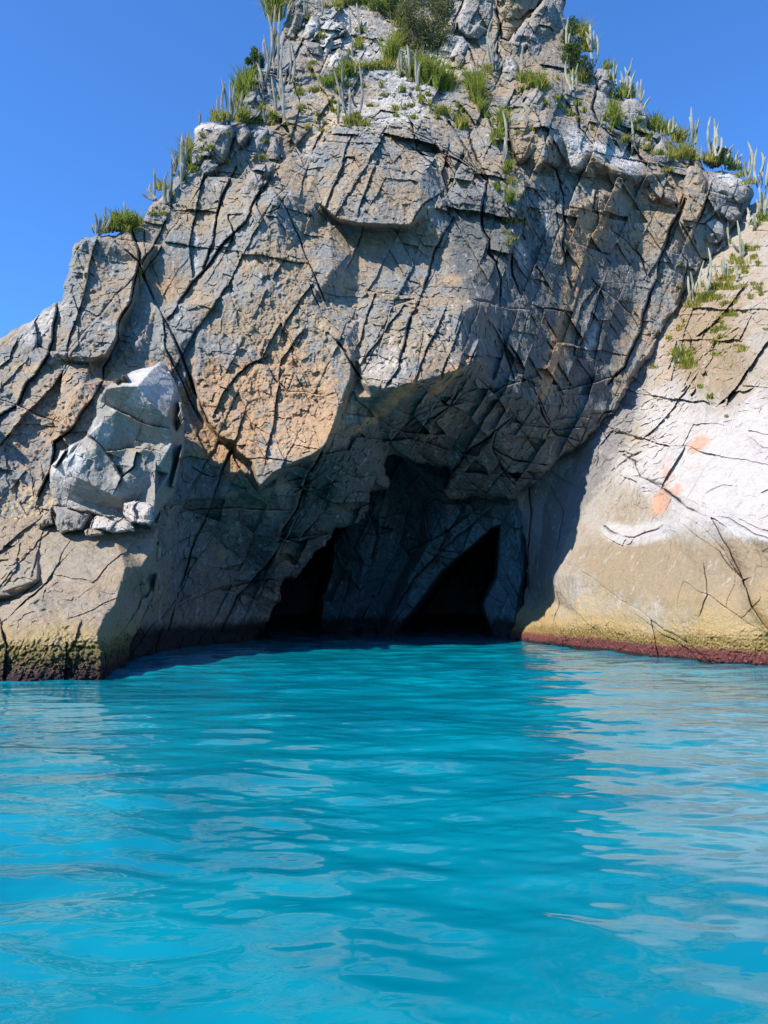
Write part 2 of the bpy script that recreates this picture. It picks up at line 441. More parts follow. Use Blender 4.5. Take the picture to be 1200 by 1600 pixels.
def rock_mat(name, darkc=(0.12, 0.12, 0.11), grey=(0.205, 0.205, 0.19), brown=(0.285, 0.215, 0.14), bmix=0.5, shore=None, white=0.5, bump=0.7,
             warmc=(0.40, 0.25, 0.135), palec=(0.52, 0.49, 0.45), tanc=(0.44, 0.33, 0.20), dark=0.75):
    s = NT(name)
    zn = s.attr('zones')
    big = s.noise(0.30, 5, 0.6)
    n1 = s.noise(1.4, 6, 0.6)
    fine = s.noise(6.0, 5, 0.65)
    grain = s.noise(26.0, 3, 0.6)
    c = s.mix(s.ramp(s.math('ADD', s.math('MULTIPLY', big, 0.6), s.math('MULTIPLY', n1, 0.4)), 0.5 + (0.5 - bmix) * 0.5 - 0.08, 0.5 + (0.5 - bmix) * 0.5 + 0.08), grey, brown)
    pat = s.math('ADD', s.math('MULTIPLY', n1, .55), s.math('MULTIPLY', s.noise(4.5, 7, 0.72, (1, 1, 0.6), 0.4), .45))
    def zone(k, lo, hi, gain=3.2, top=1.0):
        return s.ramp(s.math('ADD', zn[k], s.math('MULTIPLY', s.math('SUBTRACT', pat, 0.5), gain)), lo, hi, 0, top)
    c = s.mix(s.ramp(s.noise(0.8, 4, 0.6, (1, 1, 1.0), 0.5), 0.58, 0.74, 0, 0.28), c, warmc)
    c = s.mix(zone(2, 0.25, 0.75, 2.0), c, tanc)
    c = s.mix(zone(3, 0.2, 0.7, 2.0), c, darkc)  # dark zones: shade painted into the colour, and stained underside rock
    # pale lichen and mineral streaks running down the wall
    streak = s.noise(1.0, 5, 0.65, (2.2, 2.2, 0.28), 0.3)
    c = s.mix(s.math('MULTIPLY', s.ramp(streak, 0.56, 0.68, 0, white), s.ramp(fine, 0.38, 0.56), True), c, palec)
    c = s.mix(zone(1, 0.30, 1.05, 2.6, 0.85), c, s.mix(s.noise(2.2, 5, 0.7), tuple(x * 0.72 for x in palec), tuple(min(1, x * 1.18) for x in palec)))
    c = s.mix(zone(0, 0.35, 1.05, 2.8, 0.85), c, s.mix(s.noise(3.0, 4, 0.7), tuple(x * 0.8 for x in warmc), tuple(x * 1.15 for x in warmc)))
    # dark lichen mottling
    c = s.mix(s.ramp(s.noise(2.6, 6, 0.7), 0.53, 0.66, 0, 0.6 * dark), c, (0.07, 0.07, 0.072))
    c = s.mix(s.ramp(s.noise(0.9, 4, 0.6, (2.6, 2.6, 0.3)), 0.55, 0.7, 0, 0.35 * dark), c, (0.075, 0.07, 0.066))
    c = s.mix(1.0, c, s.mix(fine, (0.72, 0.72, 0.72), (1.28, 1.28, 1.28)), 'MULTIPLY')
    c = s.mix(1.0, c, s.mix(grain, (0.78, 0.78, 0.78), (1.22, 1.22, 1.22)), 'MULTIPLY')
    rough = 0.9
    if shore:
        wob = s.math('MULTIPLY', s.math('SUBTRACT', s.noise(0.7, 5, 0.65), 0.5), 1.0)
        fine2 = s.math('MULTIPLY', s.math('SUBTRACT', s.noise(8, 4, 0.7), 0.5), 0.45)
        vv = s.voro(13.0); sp = s.noise(15.0, 4, 0.75)
        for hi, fade, colr, colr2, wb in shore['bands']:
            zz = s.math('ADD', s.math('ADD', s.z(), s.math('MULTIPLY', wob, wb)), fine2)
            cc = s.mix(s.ramp(sp, 0.44, 0.56), colr, colr2)
            cc = s.mix(s.ramp(vv, 0.2, 0.55, 0, 0.75 if hi < 1.3 else 0.15), cc, tuple(x * 0.3 for x in colr))
            c = s.mix(s.ramp(zz, hi - fade, hi + fade, 1, 0), c, cc)
    s.t.links.new(c, s.b.inputs['Base Color'])
    s.b.inputs['Roughness'].default_value = rough
    s.b.inputs['Specular IOR Level'].default_value = 0.25
    h = s.math('ADD', s.math('MULTIPLY', s.noise(4.0, 8, 0.68), 0.6), s.math('MULTIPLY', s.noise(22.0, 4, 0.6), 0.10))
    h = s.math('ADD', h, s.math('MULTIPLY', s.ramp(s.voro(5.0, 'DISTANCE_TO_EDGE', (1.5, 1.0, 0.7)), 0.0, 0.06), 0.04))
    s.bump(h, bump, 0.34)
    return s.m

MUSSEL = {'bands': [(1.35, 0.45, (0.36, 0.27, 0.12), (0.28, 0.20, 0.09), 2.0), (0.95, 0.16, (0.30, 0.24, 0.08), (0.10, 0.075, 0.03), 0.7), (0.62, 0.12, (0.07, 0.05, 0.03), (0.22, 0.17, 0.06), 0.6), (0.28, 0.10, (0.03, 0.02, 0.024), (0.12, 0.06, 0.055), 0.3), (0.13, 0.05, (0.03, 0.022, 0.022), (0.06, 0.03, 0.03), 0.15)]}
PINK = {'bands': [(1.9, 1.2, (0.43, 0.30, 0.13), (0.36, 0.25, 0.11), 5.0), (0.95, 0.22, (0.40, 0.27, 0.09), (0.26, 0.19, 0.06), 0.9), (0.52, 0.13, (0.27, 0.075, 0.065), (0.10, 0.04, 0.035), 0.35), (0.13, 0.05, (0.03, 0.022, 0.022), (0.06, 0.03, 0.03), 0.15)]}
DARKSHORE = {'bands': [(1.1, 0.3, (0.05, 0.05, 0.045), (0.03, 0.025, 0.03), 1.0), (0.13, 0.05, (0.03, 0.022, 0.022), (0.06, 0.03, 0.03), 0.15)]}
M_CLIFF = rock_mat('cliff_rock', shore=DARKSHORE)
M_CAVE = rock_mat('cave_rock', grey=(0.07, 0.13, 0.145), brown=(0.07, 0.10, 0.11), white=0.2, shore=DARKSHORE, bump=0.5)  # teal bounce light from the water put into the base colour
M_SLOPE = rock_mat('slope_rock', darkc=(0.20, 0.185, 0.17), grey=(0.33, 0.295, 0.25), brown=(0.31, 0.25, 0.18), white=0.5, shore=PINK, bump=0.7,
                   warmc=(0.48, 0.26, 0.16), palec=(0.47, 0.44, 0.415), tanc=(0.27, 0.205, 0.13), dark=0.25)
M_LEDGE = rock_mat('ledge_rock', grey=(0.28, 0.235, 0.175), brown=(0.29, 0.22, 0.145), white=0.2, shore=MUSSEL, bump=0.7, tanc=(0.36, 0.27, 0.16), dark=0.45)
M_BLUE = rock_mat('pale_blue_rock', grey=(0.235, 0.225, 0.20), brown=(0.25, 0.225, 0.18), white=0.5, bump=0.4, palec=(0.50, 0.47, 0.43), dark=0.5)
M_BLOCK = rock_mat('grey_block_rock', grey=(0.23, 0.225, 0.21), brown=(0.24, 0.20, 0.155), white=0.6, bump=0.55)
M_WHITE = rock_mat('white_block_rock', grey=(0.38, 0.36, 0.33), brown=(0.36, 0.31, 0.26), white=0.5, bump=0.45, dark=0.1)

# ------------------------------------------------------------------ water
s = NT('sea_water')
s.b.inputs['Base Color'].default_value = (0.0, 0.30, 0.44, 1)
s.b.inputs['Roughness'].default_value = 0.015
s.b.inputs['IOR'].default_value = 1.38
s.b.inputs['Specular IOR Level'].default_value = 0.6
wn = s.noise(0.30, 4, 0.6, (0.7, 1.3, 1), 0.8)
s.t.links.new(s.mix(s.ramp(wn, 0.35, 0.65), (0.0, 0.135, 0.19), (0.0, 0.195, 0.25)), s.b.inputs['Base Color'])
h1 = s.noise(1.3, 3, 0.55, (0.55, 1.2, 1), 0.6, (0, 0, 0.25))
h2 = s.noise(6.0, 4, 0.6, (0.6, 1.1, 1), 0.4, (0, 0, -0.3))
s.bump(s.math('ADD', s.math('ADD', h1, s.math('MULTIPLY', h2, 0.14)), s.math('MULTIPLY', s.noise(19.0, 3, 0.6, (0.6, 1.1, 1), 0.3, (0, 0, 0.2)), 0.05)), 0.3, 0.03)
M_WATER = s.m
ys_ = np.concatenate([np.arange(1.0, 14, 0.035), np.arange(14, 26, 0.06), np.arange(26, 40, 0.12), np.arange(40, 100, 1.0), np.geomspace(100, 3000, 20)])
u_ = np.linspace(-1, 1, 701)
Yg, Ug = np.meshgrid(ys_, u_, indexing='ij')
Xg = Ug * (Yg * 0.62 + 3.0)
def waves(X, Y):
    p = np.stack([X.ravel() * 0.75, Y.ravel(), np.zeros(X.size)], 1).astype(np.float32)
    c0, s0 = math.cos(0.25), math.sin(0.25)
    a = np.stack([p[:, 0] * c0 + p[:, 1] * s0, -p[:, 0] * s0 + p[:, 1] * c0, p[:, 2]], 1)
    c1, s1 = math.cos(-0.5), math.sin(-0.5)
    b = np.stack([p[:, 0] * c1 + p[:, 1] * s1, (-p[:, 0] * s1 + p[:, 1] * c1), p[:, 2]], 1)
    z = 0.055 * vnoise(a * np.array([.45, 1, 1], np.float32), 2.2, 2) + 0.052 * vnoise(b * np.array([.5, 1, 1], np.float32), 0.95, 4)
    z += 0.05 * vnoise(b, 5.0, 9)
    gust = np.clip(vnoise(a * np.array([.5, 1, 1], np.float32), 2.6, 12) * 1.6 + 0.6 + 0.25 * np.clip(p[:, 0] / 3.0, -0.5, 1), 0, 1.2)
    far_ = np.clip((p[:, 1] - 8) / 12, 0, 1)
    gust = np.maximum(gust, far_ * 0.8)
    z += (0.35 + gust) * 0.024 * vnoise(a * np.array([.45, 1, 1], np.float32), 0.42, 6) + gust * (0.011 * vnoise(b * np.array([.5, 1, 1], np.float32), 0.19, 7) + 0.0045 * vnoise(a * np.array([.6, 1, 1], np.float32), 0.09, 17))
    return z.reshape(X.shape)
Zg = waves(Xg, Yg) * np.clip((120 - Yg) / 60, 0, 1)
n_, m_ = Xg.shape
ids = np.arange(n_ * m_).reshape(n_, m_)
qd = np.stack([ids[:-1, :-1], ids[:-1, 1:], ids[1:, 1:], ids[1:, :-1]], -1).reshape(-1, 4)
water = mesh_obj('water', np.stack([Xg.ravel(), Yg.ravel(), Zg.ravel()], 1), qd, M_WATER, smooth=True)
tag(water, 'turquoise sea water with rippled reflections in front of the cave', kind='structure')
vv_ = np.array([(-3000, -3000, -.35), (3000, -3000, -.35), (3000, 3000, -.35), (-3000, 3000, -.35)])
far = mesh_obj('open_water', vv_, np.array([(0, 1, 2, 3)]), M_WATER)
tag(far, 'open sea around the headland', kind='structure')

# ------------------------------------------------------------------ the rock
import time; T0 = time.time()
# ---- main cliff
poly = [(-60, 560), (-20, 540), (0, 528), (40, 505), (75, 480), (95, 470), (100, 455), (105, 430), (112, 400), (116, 380), (130, 370), (150, 367), (190, 362), (225, 340), (245, 312),
        (262, 300), (285, 272), (300, 262), (320, 235), (345, 205), (372, 185), (385, 150), (395, 135), (405, 125), (415, 100), (430, 85), (440, 45), (448, 10), (452, -60),
        (885, -60), (884, 5), (885, 30), (893, 70), (905, 95), (925, 112), (940, 125), (960, 150), (985, 160), (1005, 175), (1015, 190), (1030, 205), (1050, 222), (1062, 238),
        (1080, 236), (1095, 245), (1100, 262), (1110, 268), (1140, 270), (1165, 285), (1178, 300), (1172, 320), (1160, 345), (1140, 375), (1105, 415), (1078, 445), (1064, 470),
        (1055, 490), (1040, 510), (1025, 535), (1010, 565), (1000, 590), (975, 620), (950, 650), (920, 680), (895, 705), (860, 735), (835, 757), (810, 775), (795, 782),
        (770, 780), (745, 775), (715, 780), (695, 775), (690, 765), (705, 745), (700, 730), (675, 728), (640, 722), (607, 712), (600, 728), (610, 752), (604, 766), (578, 768), (577, 795),
        (570, 810), (545, 822), (525, 825), (518, 840), (508, 855), (490, 865), (478, 885), (462, 905), (445, 905), (440, 930), (425, 955), (415, 975), (400, 998),
        (395, 1030), (250, 1060), (180, 1085), (-60, 1085)]
pts = [(-60, 560, 33), (0, 528, 34), (95, 470, 35), (0, 700, 30), (0, 640, 31.5), (80, 700, 30.3), (0, 850, 27.5), (-60, 700, 29), (130, 600, 31.8), (60, 580, 33.2), (-60, 1085, 24), (60, 830, 28.5), (180, 1085, 27),
       (112, 385, 36), (150, 368, 36.5), (215, 405, 36.5), (90, 550, 33.2), (140, 565, 33.2), (200, 480, 34.6), (130, 480, 34.6), (180, 410, 36.9), (150, 585, 34.2), (90, 600, 33.0),
       (225, 425, 37.2), (320, 350, 39), (300, 470, 37.0), (245, 480, 36.4), (250, 380, 37.9), (215, 540, 34.8), (170, 560, 34.4), (185, 600, 33.8), (230, 560, 35.2),
       (300, 262, 40.2), (250, 310, 39.4), (290, 265, 40), (345, 205, 41.5), (430, 215, 42.5), (360, 300, 39.6), (400, 260, 41),
       (455, 240, 42.6), (500, 200, 44), (480, 260, 42.2),
       (430, 310, 37.9), (400, 330, 37.5), (400, 450, 36.2), (440, 400, 36.8), (480, 480, 36.0), (520, 420, 37.0), (480, 305, 39.6), (440, 550, 35.4), (500, 560, 35.0), (380, 560, 35.3), (330, 520, 35.6), (420, 640, 34.7), (480, 640, 34.3),
       (560, 190, 44), (545, 240, 41.4), (600, 230, 41.8), (640, 240, 42), (580, 300, 39.5), (620, 310, 39.7), (660, 270, 41), (700, 250, 43), (700, 320, 41.6),
       (560, 385, 40.5), (620, 400, 40.3), (670, 400, 40.6), (560, 455, 38.4), (640, 458, 38.4), (700, 450, 39.2),
       (600, 500, 36.4), (660, 500, 36.2), (720, 490, 36.6), (560, 500, 36.8),
       (450, 60, 50), (450, -60, 52), (395, 140, 45.5), (440, 150, 45.5), (480, 100, 47.5), (500, 150, 46), (560, 100, 48.5), (600, 50, 51), (650, 100, 49.5), (620, 160, 46.5), (560, 150, 46.8), (690, 150, 47.5), (500, 20, 51), (650, -20, 55), (560, 0, 53),
       (700, 200, 45.6), (760, 200, 46), (800, 215, 45.2), (720, 60, 51), (735, -20, 52), (760, 100, 48.8), (820, -60, 53), (860, 0, 52.5), (885, -60, 55), (810, 100, 49.8), (865, 105, 50), (790, 140, 47.8), (860, 130, 47.4), (905, 150, 48.6), (870, 180, 46.5),
       (925, 115, 50.5), (960, 160, 50), (1005, 180, 50.5), (940, 200, 47.8), (1000, 230, 49), (1050, 225, 50.5), (1050, 270, 48.2), (1100, 270, 49.2), (1110, 310, 48), (1170, 295, 50), (1150, 345, 49), (1100, 390, 48.2), (1062, 470, 47.5), (1040, 400, 47), (1000, 300, 47.2), (960, 260, 46.2),
       (900, 260, 45), (850, 190, 44.8), (850, 250, 43.6), (830, 270, 44.6), (900, 330, 45.3), (800, 330, 42.4), (760, 300, 42.2), (740, 230, 44.6), (740, 350, 41.3), (850, 400, 43.5), (790, 400, 40.9), (950, 400, 46.3), (700, 380, 40.6), (1000, 420, 47.5), (760, 450, 39.4), (820, 480, 41), (900, 480, 44.3), (980, 500, 46.4), (1000, 560, 45.5),
       (750, 520, 38), (800, 560, 40.2), (870, 560, 42.4), (940, 580, 44.4), (900, 640, 42.8), (950, 640, 44), (850, 690, 42.0), (900, 690, 43.4), (800, 640, 40.2), (800, 720, 42.5), (860, 730, 43.2), (795, 780, 44.6), (760, 740, 43.6), (720, 775, 45.5),
       (700, 640, 38.4), (740, 600, 37.2), (700, 700, 41.6), (660, 690, 39.7), (620, 650, 36.6), (600, 705, 40.2), (690, 725, 42.5), (640, 720, 41.6), (590, 650, 36.4), (570, 700, 37.5), (560, 620, 35.0), (760, 680, 41.0),
       (520, 720, 35.9), (470, 720, 34.2), (430, 760, 34.4), (540, 760, 38.2), (600, 760, 41), (545, 820, 40.6), (500, 800, 38.6), (480, 760, 37), (440, 800, 36.6), (500, 860, 41), (450, 870, 40), (430, 930, 40.6), (400, 998, 41.5), (395, 1030, 41),
       (332, 702, 35.0), (342, 722, 34.8), (300, 720, 34.6), (352, 760, 34.8), (375, 775, 35.2), (415, 790, 35.9), (430, 860, 38.2), (290, 700, 34.4), (270, 780, 33.2), (250, 860, 31.2), (240, 940, 30.4), (235, 1025, 30.0), (290, 900, 34.6), (275, 980, 34.4), (300, 1015, 36), (340, 990, 38.2), (380, 880, 38.6), (360, 950, 38.8), (390, 960, 40), (250, 1060, 30), (250, 640, 34.0), (210, 620, 33.4), (200, 700, 32), (120, 760, 29.6), (280, 640, 35.5)]
lines = [[(305, 478, 36.2), (308, 520, 35.3), (313, 560, 34.9), (306, 600, 34.8), (312, 640, 34.3), (330, 665, 33.8), (345, 684, 33.6), (368, 689, 33.6), (373, 705, 33.3), (395, 722, 33.1), (400, 745, 32.9), (406, 760, 32.8), (428, 738, 32.9), (452, 726, 33.0), (485, 712, 33.0), (508, 695, 32.9), (520, 665, 33.1), (533, 625, 33.8), (547, 590, 34.6), (548, 560, 34.7), (540, 530, 35.0)],
         [(296, 578, 35.4), (302, 600, 35.9), (308, 641, 35.9), (326, 668, 35.6), (342, 688, 35.4), (362, 696, 35.2), (367, 712, 35.0), (389, 727, 34.8), (394, 748, 34.7), (403, 767, 34.6), (436, 744, 34.9), (458, 733, 34.9), (490, 719, 34.8), (515, 700, 34.3), (528, 670, 34.5), (541, 632, 35.0), (554, 600, 35.4), (558, 565, 35.6)],
         [(560, 565, 35.4), (575, 600, 33.9), (600, 607, 33.6), (640, 598, 33.7), (680, 588, 34.2), (720, 576, 34.8), (745, 560, 35.4), (750, 520, 36.3), (738, 478, 37.4), (722, 440, 38.6), (695, 400, 40.0)],
         [(560, 600, 36.0), (580, 620, 34.8), (605, 622, 34.6), (645, 610, 34.8), (690, 600, 35.3), (735, 590, 36.1), (765, 570, 37.6)],
         [(515, 330, 38.9), (530, 342, 38.7), (560, 348, 38.6), (600, 350, 38.6), (640, 351, 38.9), (655, 328, 39.5)],
         [(515, 338, 40.4), (530, 350, 40.7), (560, 356, 40.8), (600, 358, 40.8), (640, 360, 40.8), (664, 335, 40.1)],
         [(500, 250, 41.8), (480, 300, 39.8), (495, 314, 39.7), (515, 330, 38.9)],
         [(220, 412, 36.6), (212, 440, 35.9), (205, 470, 35.2), (187, 503, 34.6), (184, 520, 34.0), (165, 553, 33.2), (140, 558, 33.0), (100, 555, 33.0)],
         [(226, 418, 37.4), (219, 445, 36.9), (212, 475, 36.4), (194, 508, 35.9), (190, 528, 35.4), (172, 561, 34.8), (140, 568, 34.0), (100, 566, 33.8)],
         [(690, 600, 35.3), (640, 660, 38.6), (600, 700, 40)],
         [(855, 170, 46.2), (880, 210, 45.6), (920, 240, 45.6), (960, 265, 45.7), (990, 275, 46)],
         [(850, 262, 45.6), (880, 262, 46.2), (930, 275, 46.6), (985, 285, 46.8)],
         [(770, 665, 40.4), (800, 610, 39.2), (850, 640, 40.8), (880, 600, 42)]]
J = [([(90, 470), (82, 530), (75, 555), (55, 585), (42, 597), (27, 632), (-10, 655)], 2.4, 1.4, 0.25),
     ([(-10, 622), (30, 635), (60, 650), (95, 662)], 1.8, 0.7, 0.15), ([(22, 540), (15, 560), (0, 572), (-20, 575)], 1.5, .5, .1),
     ([(150, 378), (138, 430), (130, 465), (118, 500), (105, 540)], 1.4, 0.5, 0.12),
     ([(203, 352), (215, 385), (218, 405), (210, 440), (205, 470), (185, 503), (184, 530), (170, 560), (160, 575), (160, 595), (130, 640), (110, 672), (85, 690), (80, 735), (60, 775)], 2.4, 1.3, 0.2),
     ([(180, 378), (200, 395), (216, 408), (225, 435), (240, 470), (255, 497), (275, 535), (300, 600), (325, 660), (345, 686), (362, 693)], 2.4, 1.4, 0.1),
     ([(255, 497), (258, 545), (270, 570), (290, 610), (312, 655)], 2.0, 0.9, 0.1),
     ([(430, 265), (400, 310), (380, 350), (340, 392), (322, 420), (300, 440), (275, 480), (262, 497)], 2.2, 1.2, 0.15),
     ([(430, 300), (440, 315), (455, 345), (472, 385), (487, 420), (497, 445), (507, 470)], 1.8, 0.9, 0.1),
     ([(485, 445), (497, 475), (507, 505), (512, 515)], 1.4, 0.6), ([(485, 448), (465, 475), (447, 500), (440, 520)], 1.2, 0.4, 0.1),
     ([(528, 535), (540, 550), (556, 580), (575, 600)], 2.2, 1.3), ([(567, 353), (560, 380), (550, 405), (542, 418)], 1.6, 0.6, 0.1),
     ([(585, 460), (575, 490), (562, 535), (556, 545)], 1.6, 0.7, 0.12),
     ([(705, 345), (680, 390), (670, 430), (655, 470), (640, 500), (632, 540), (622, 575), (605, 600)], 2.0, 1.0, 0.15),
     ([(545, 452), (560, 456), (590, 457), (640, 462), (655, 450)], 1.6, 0.9, 0.1), ([(655, 450), (700, 449), (740, 452)], 1.2, 0.4),
     ([(695, 485), (680, 520), (665, 550), (650, 590)], 1.6, 0.7, 0.12), ([(668, 505), (655, 560), (648, 595)], 1.3, 0.4),
     ([(630, 478), (600, 520), (580, 545), (570, 560)], 1.6, 0.6, 0.12), ([(555, 560), (590, 555), (625, 572)], 1.4, .5),
     ([(725, 495), (708, 540), (695, 570), (690, 585)], 1.5, .6, .1),
     ([(630, 170), (645, 200), (650, 235), (680, 262)], 1.8, 1.0, 0.15),
     ([(733, 210), (745, 250), (762, 280), (755, 310), (752, 340), (755, 360), (765, 375), (762, 395), (775, 410), (782, 440), (780, 470), (785, 520), (795, 570), (802, 592)], 2.2, 1.2, 0.15),
     ([(800, 385), (800, 430), (815, 470), (835, 505), (862, 545)], 2.4, 1.4, 0.15), ([(782, 520), (810, 560), (826, 600), (840, 620), (860, 660)], 1.8, .9, .12),
     ([(850, 255), (868, 265), (878, 300), (883, 350), (878, 380), (885, 420), (892, 450)], 1.8, 1.0, 0.15),
     ([(868, 300), (872, 350), (880, 400)], 1.6, .7), ([(940, 450), (925, 500), (905, 540), (890, 580)], 1.5, .5, .15), ([(930, 450), (910, 475), (900, 510)], 1.3, .4, .1),
     ([(955, 360), (975, 375), (1000, 400), (1010, 430)], 1.5, 0.5, 0.12), ([(935, 448), (965, 470), (985, 490), (1000, 515)], 1.5, 0.5, 0.12), ([(885, 375), (930, 390), (950, 400)], 1.2, .3, .1),
     ([(1072, 300), (1062, 330), (1045, 360), (1040, 385), (1030, 405), (1026, 435), (1015, 460), (1005, 490), (1000, 520), (985, 550), (975, 575), (950, 600)], 2.2, 1.2, 0.2),
     ([(1078, 255), (1070, 290), (1062, 325)], 2.0, 1.0, 0.15), ([(1110, 290), (1100, 325), (1088, 350), (1080, 375)], 2.0, 1.0, 0.15), ([(1064, 262), (1095, 268), (1112, 300), (1150, 312)], 1.6, .8, .15),
     ([(1000, 245), (1020, 270), (1040, 300), (1055, 322)], 2.2, 1.2, .2), ([(1120, 330), (1100, 350), (1075, 345)], 1.6, .7, .1), ([(1060, 390), (1075, 410), (1068, 440)], 1.6, .7, .1),
     ([(735, 600), (710, 630), (680, 650), (640, 665)], 1.5, .5, .2), ([(795, 655), (760, 685), (735, 700), (705, 737)], 2.0, 1.0, .35), ([(770, 700), (800, 718), (850, 727)], 2.0, 1.0, .15),
     ([(795, 655), (775, 675), (768, 700), (785, 735), (805, 760)], 1.6, .7, .15), ([(840, 620), (850, 655), (870, 680), (905, 690)], 1.6, .6, .1), ([(745, 590), (770, 615), (800, 600), (835, 590)], 1.6, .6, .2),
     ([(715, 735), (745, 760), (770, 778)], 1.6, .7, .1), ([(752, 725), (765, 740), (772, 760)], 1.5, .6), ([(960, 640), (925, 645), (900, 700)], 1.6, .6, .1), ([(805, 660), (870, 672), (915, 668)], 1.4, .4, .1),
     ([(361, 705), (345, 740), (325, 800), (305, 840), (290, 890), (275, 940), (262, 985)], 2.2, 1.1, 0.15), ([(365, 715), (385, 745), (410, 780)], 1.8, .5, .1),
     ([(300, 730), (330, 745), (355, 738)], 1.4, .5), ([(428, 592), (450, 612), (475, 612), (500, 617)], 1.8, .8, .1), ([(410, 560), (385, 572), (350, 610), (335, 645)], 1.6, .6, .15),
     ([(470, 520), (440, 560), (432, 620), (425, 670), (415, 715)], 1.4, .5, .12), ([(375, 718), (410, 716), (455, 722)], 1.5, .6), ([(380, 650), (372, 680), (362, 700)], 1.5, .6, .1), ([(460, 585), (448, 612)], 1.4, .5),
     ([(510, 690), (480, 740), (465, 790), (440, 830)], 2.2, 1.0, .5), ([(520, 752), (505, 800), (470, 840)], 1.6, .6, .3), ([(465, 762), (500, 765), (520, 755)], 1.4, .5, .1), ([(440, 840), (470, 850), (510, 835)], 1.6, .7, .2),
     ([(425, 870), (400, 900), (370, 930), (345, 985)], 2.2, .9, .4), ([(415, 905), (440, 910), (440, 930)], 1.5, .6, .2), ([(380, 930), (420, 950)], 1.5, .6, .2), ([(550, 770), (590, 770)], 1.5, .4, .1), ([(600, 690), (640, 685), (690, 700)], 1.6, .6, .3),
     ([(368, 262), (345, 310), (335, 360), (325, 400), (318, 420)], 2.0, 1.0, .15), ([(400, 318), (415, 335), (435, 325), (452, 300)], 1.6, .7), ([(325, 255), (312, 300), (305, 340), (295, 380), (300, 430)], 1.6, .7, .12),
     ([(270, 330), (310, 330), (338, 325)], 1.4, .5), ([(258, 345), (240, 385), (222, 405)], 1.8, .8, .12), ([(225, 360), (228, 400), (222, 412)], 1.5, .8), ([(370, 300), (395, 290), (410, 262)], 1.6, .7, .1),
     ([(436, 225), (430, 262), (440, 290)], 1.8, .9, .1), ([(500, 210), (480, 262), (470, 300)], 1.6, .6, .1), ([(545, 220), (535, 260), (510, 320)], 1.6, .5, .15), ([(590, 250), (575, 290), (560, 330)], 1.4, .3, .12),
     ([(560, 205), (600, 210), (640, 205), (700, 235), (740, 262)], 1.8, .9, .2), ([(640, 235), (690, 240), (730, 260)], 1.8, .8, .2), ([(690, 300), (660, 320), (645, 345)], 1.6, .6, .1),
     ([(700, 190), (720, 220), (742, 260), (762, 285)], 2.2, 1.2, .1), ([(745, 130), (755, 170), (770, 200)], 2.0, 1.0, .15), ([(790, 170), (815, 150), (828, 120)], 1.6, .8, .15), ([(835, 170), (850, 210), (855, 235)], 1.6, .6, .15),
     ([(780, 35), (782, 60), (795, 65), (830, 25), (845, 5)], 2.4, 1.4, .3), ([(773, 10), (782, 40), (775, 80), (790, 105)], 2.4, 1.4, .2), ([(715, 60), (735, 80), (745, 110)], 2.0, 1.0, .2),
     ([(900, 160), (905, 200), (925, 225)], 2.0, 1.0, .2), ([(935, 130), (925, 170), (940, 200), (960, 215)], 2.0, 1.0, .2), ([(960, 200), (990, 215), (1000, 245)], 2.0, 1.0, .2),
     ([(480, 40), (468, 75), (455, 100), (448, 120)], 2.0, 1.2, .2), ([(462, 65), (490, 65), (505, 70), (530, 60), (545, 40)], 1.8, 1.0, .2), ([(490, 62), (495, 30), (520, 10)], 1.6, .7, .1), ([(500, 115), (515, 80), (530, 75)], 1.8, 1.0, .1),
     ([(455, 120), (470, 165), (455, 215)], 1.6, .7, .1), ([(720, 640), (690, 625), (650, 640), (610, 690)], 1.4, .4, .2), ([(745, 540), (700, 640), (660, 680)], 1.2, .3, .15),
     ([(590, 560), (600, 520), (610, 480), (640, 470)], 1.5, .5, .15), ([(700, 230), (690, 270), (700, 310), (720, 340)], 1.5, .5, .15), ([(820, 290), (825, 340), (845, 380)], 1.5, .5, .15),
     ([(930, 300), (925, 330), (935, 335), (935, 300)], 1.5, .7, .1), ([(900, 520), (895, 555), (930, 562), (940, 510)], 1.3, .4, .1), ([(880, 610), (920, 600), (960, 590)], 1.6, .7, .2)]
rough = [(430, 480, 110, 180, 20, 0.35), (430, 640, 120, 110, 0, 0.3), (660, 520, 90, 80, 0, 0.6), (590, 260, 80, 90, 0, 0.35), (130, 500, 60, 130, 0, 0.35), (60, 700, 90, 120, 0, 0.3), (840, 330, 120, 90, 0, 0.3), (620, 150, 100, 60, 0, 0.2),
         (610, 400, 70, 45, 0, -0.4), (330, 850, 90, 160, 0, -0.35), (650, 650, 140, 60, -30, -0.3), (860, 620, 140, 120, 0, -0.35), (270, 420, 60, 60, 0, -0.3), (760, 480, 60, 100, 0, -0.2), (480, 800, 90, 80, 0, -0.3), (930, 470, 80, 110, 0, -0.2), (820, 60, 60, 60, 0, -.3)]
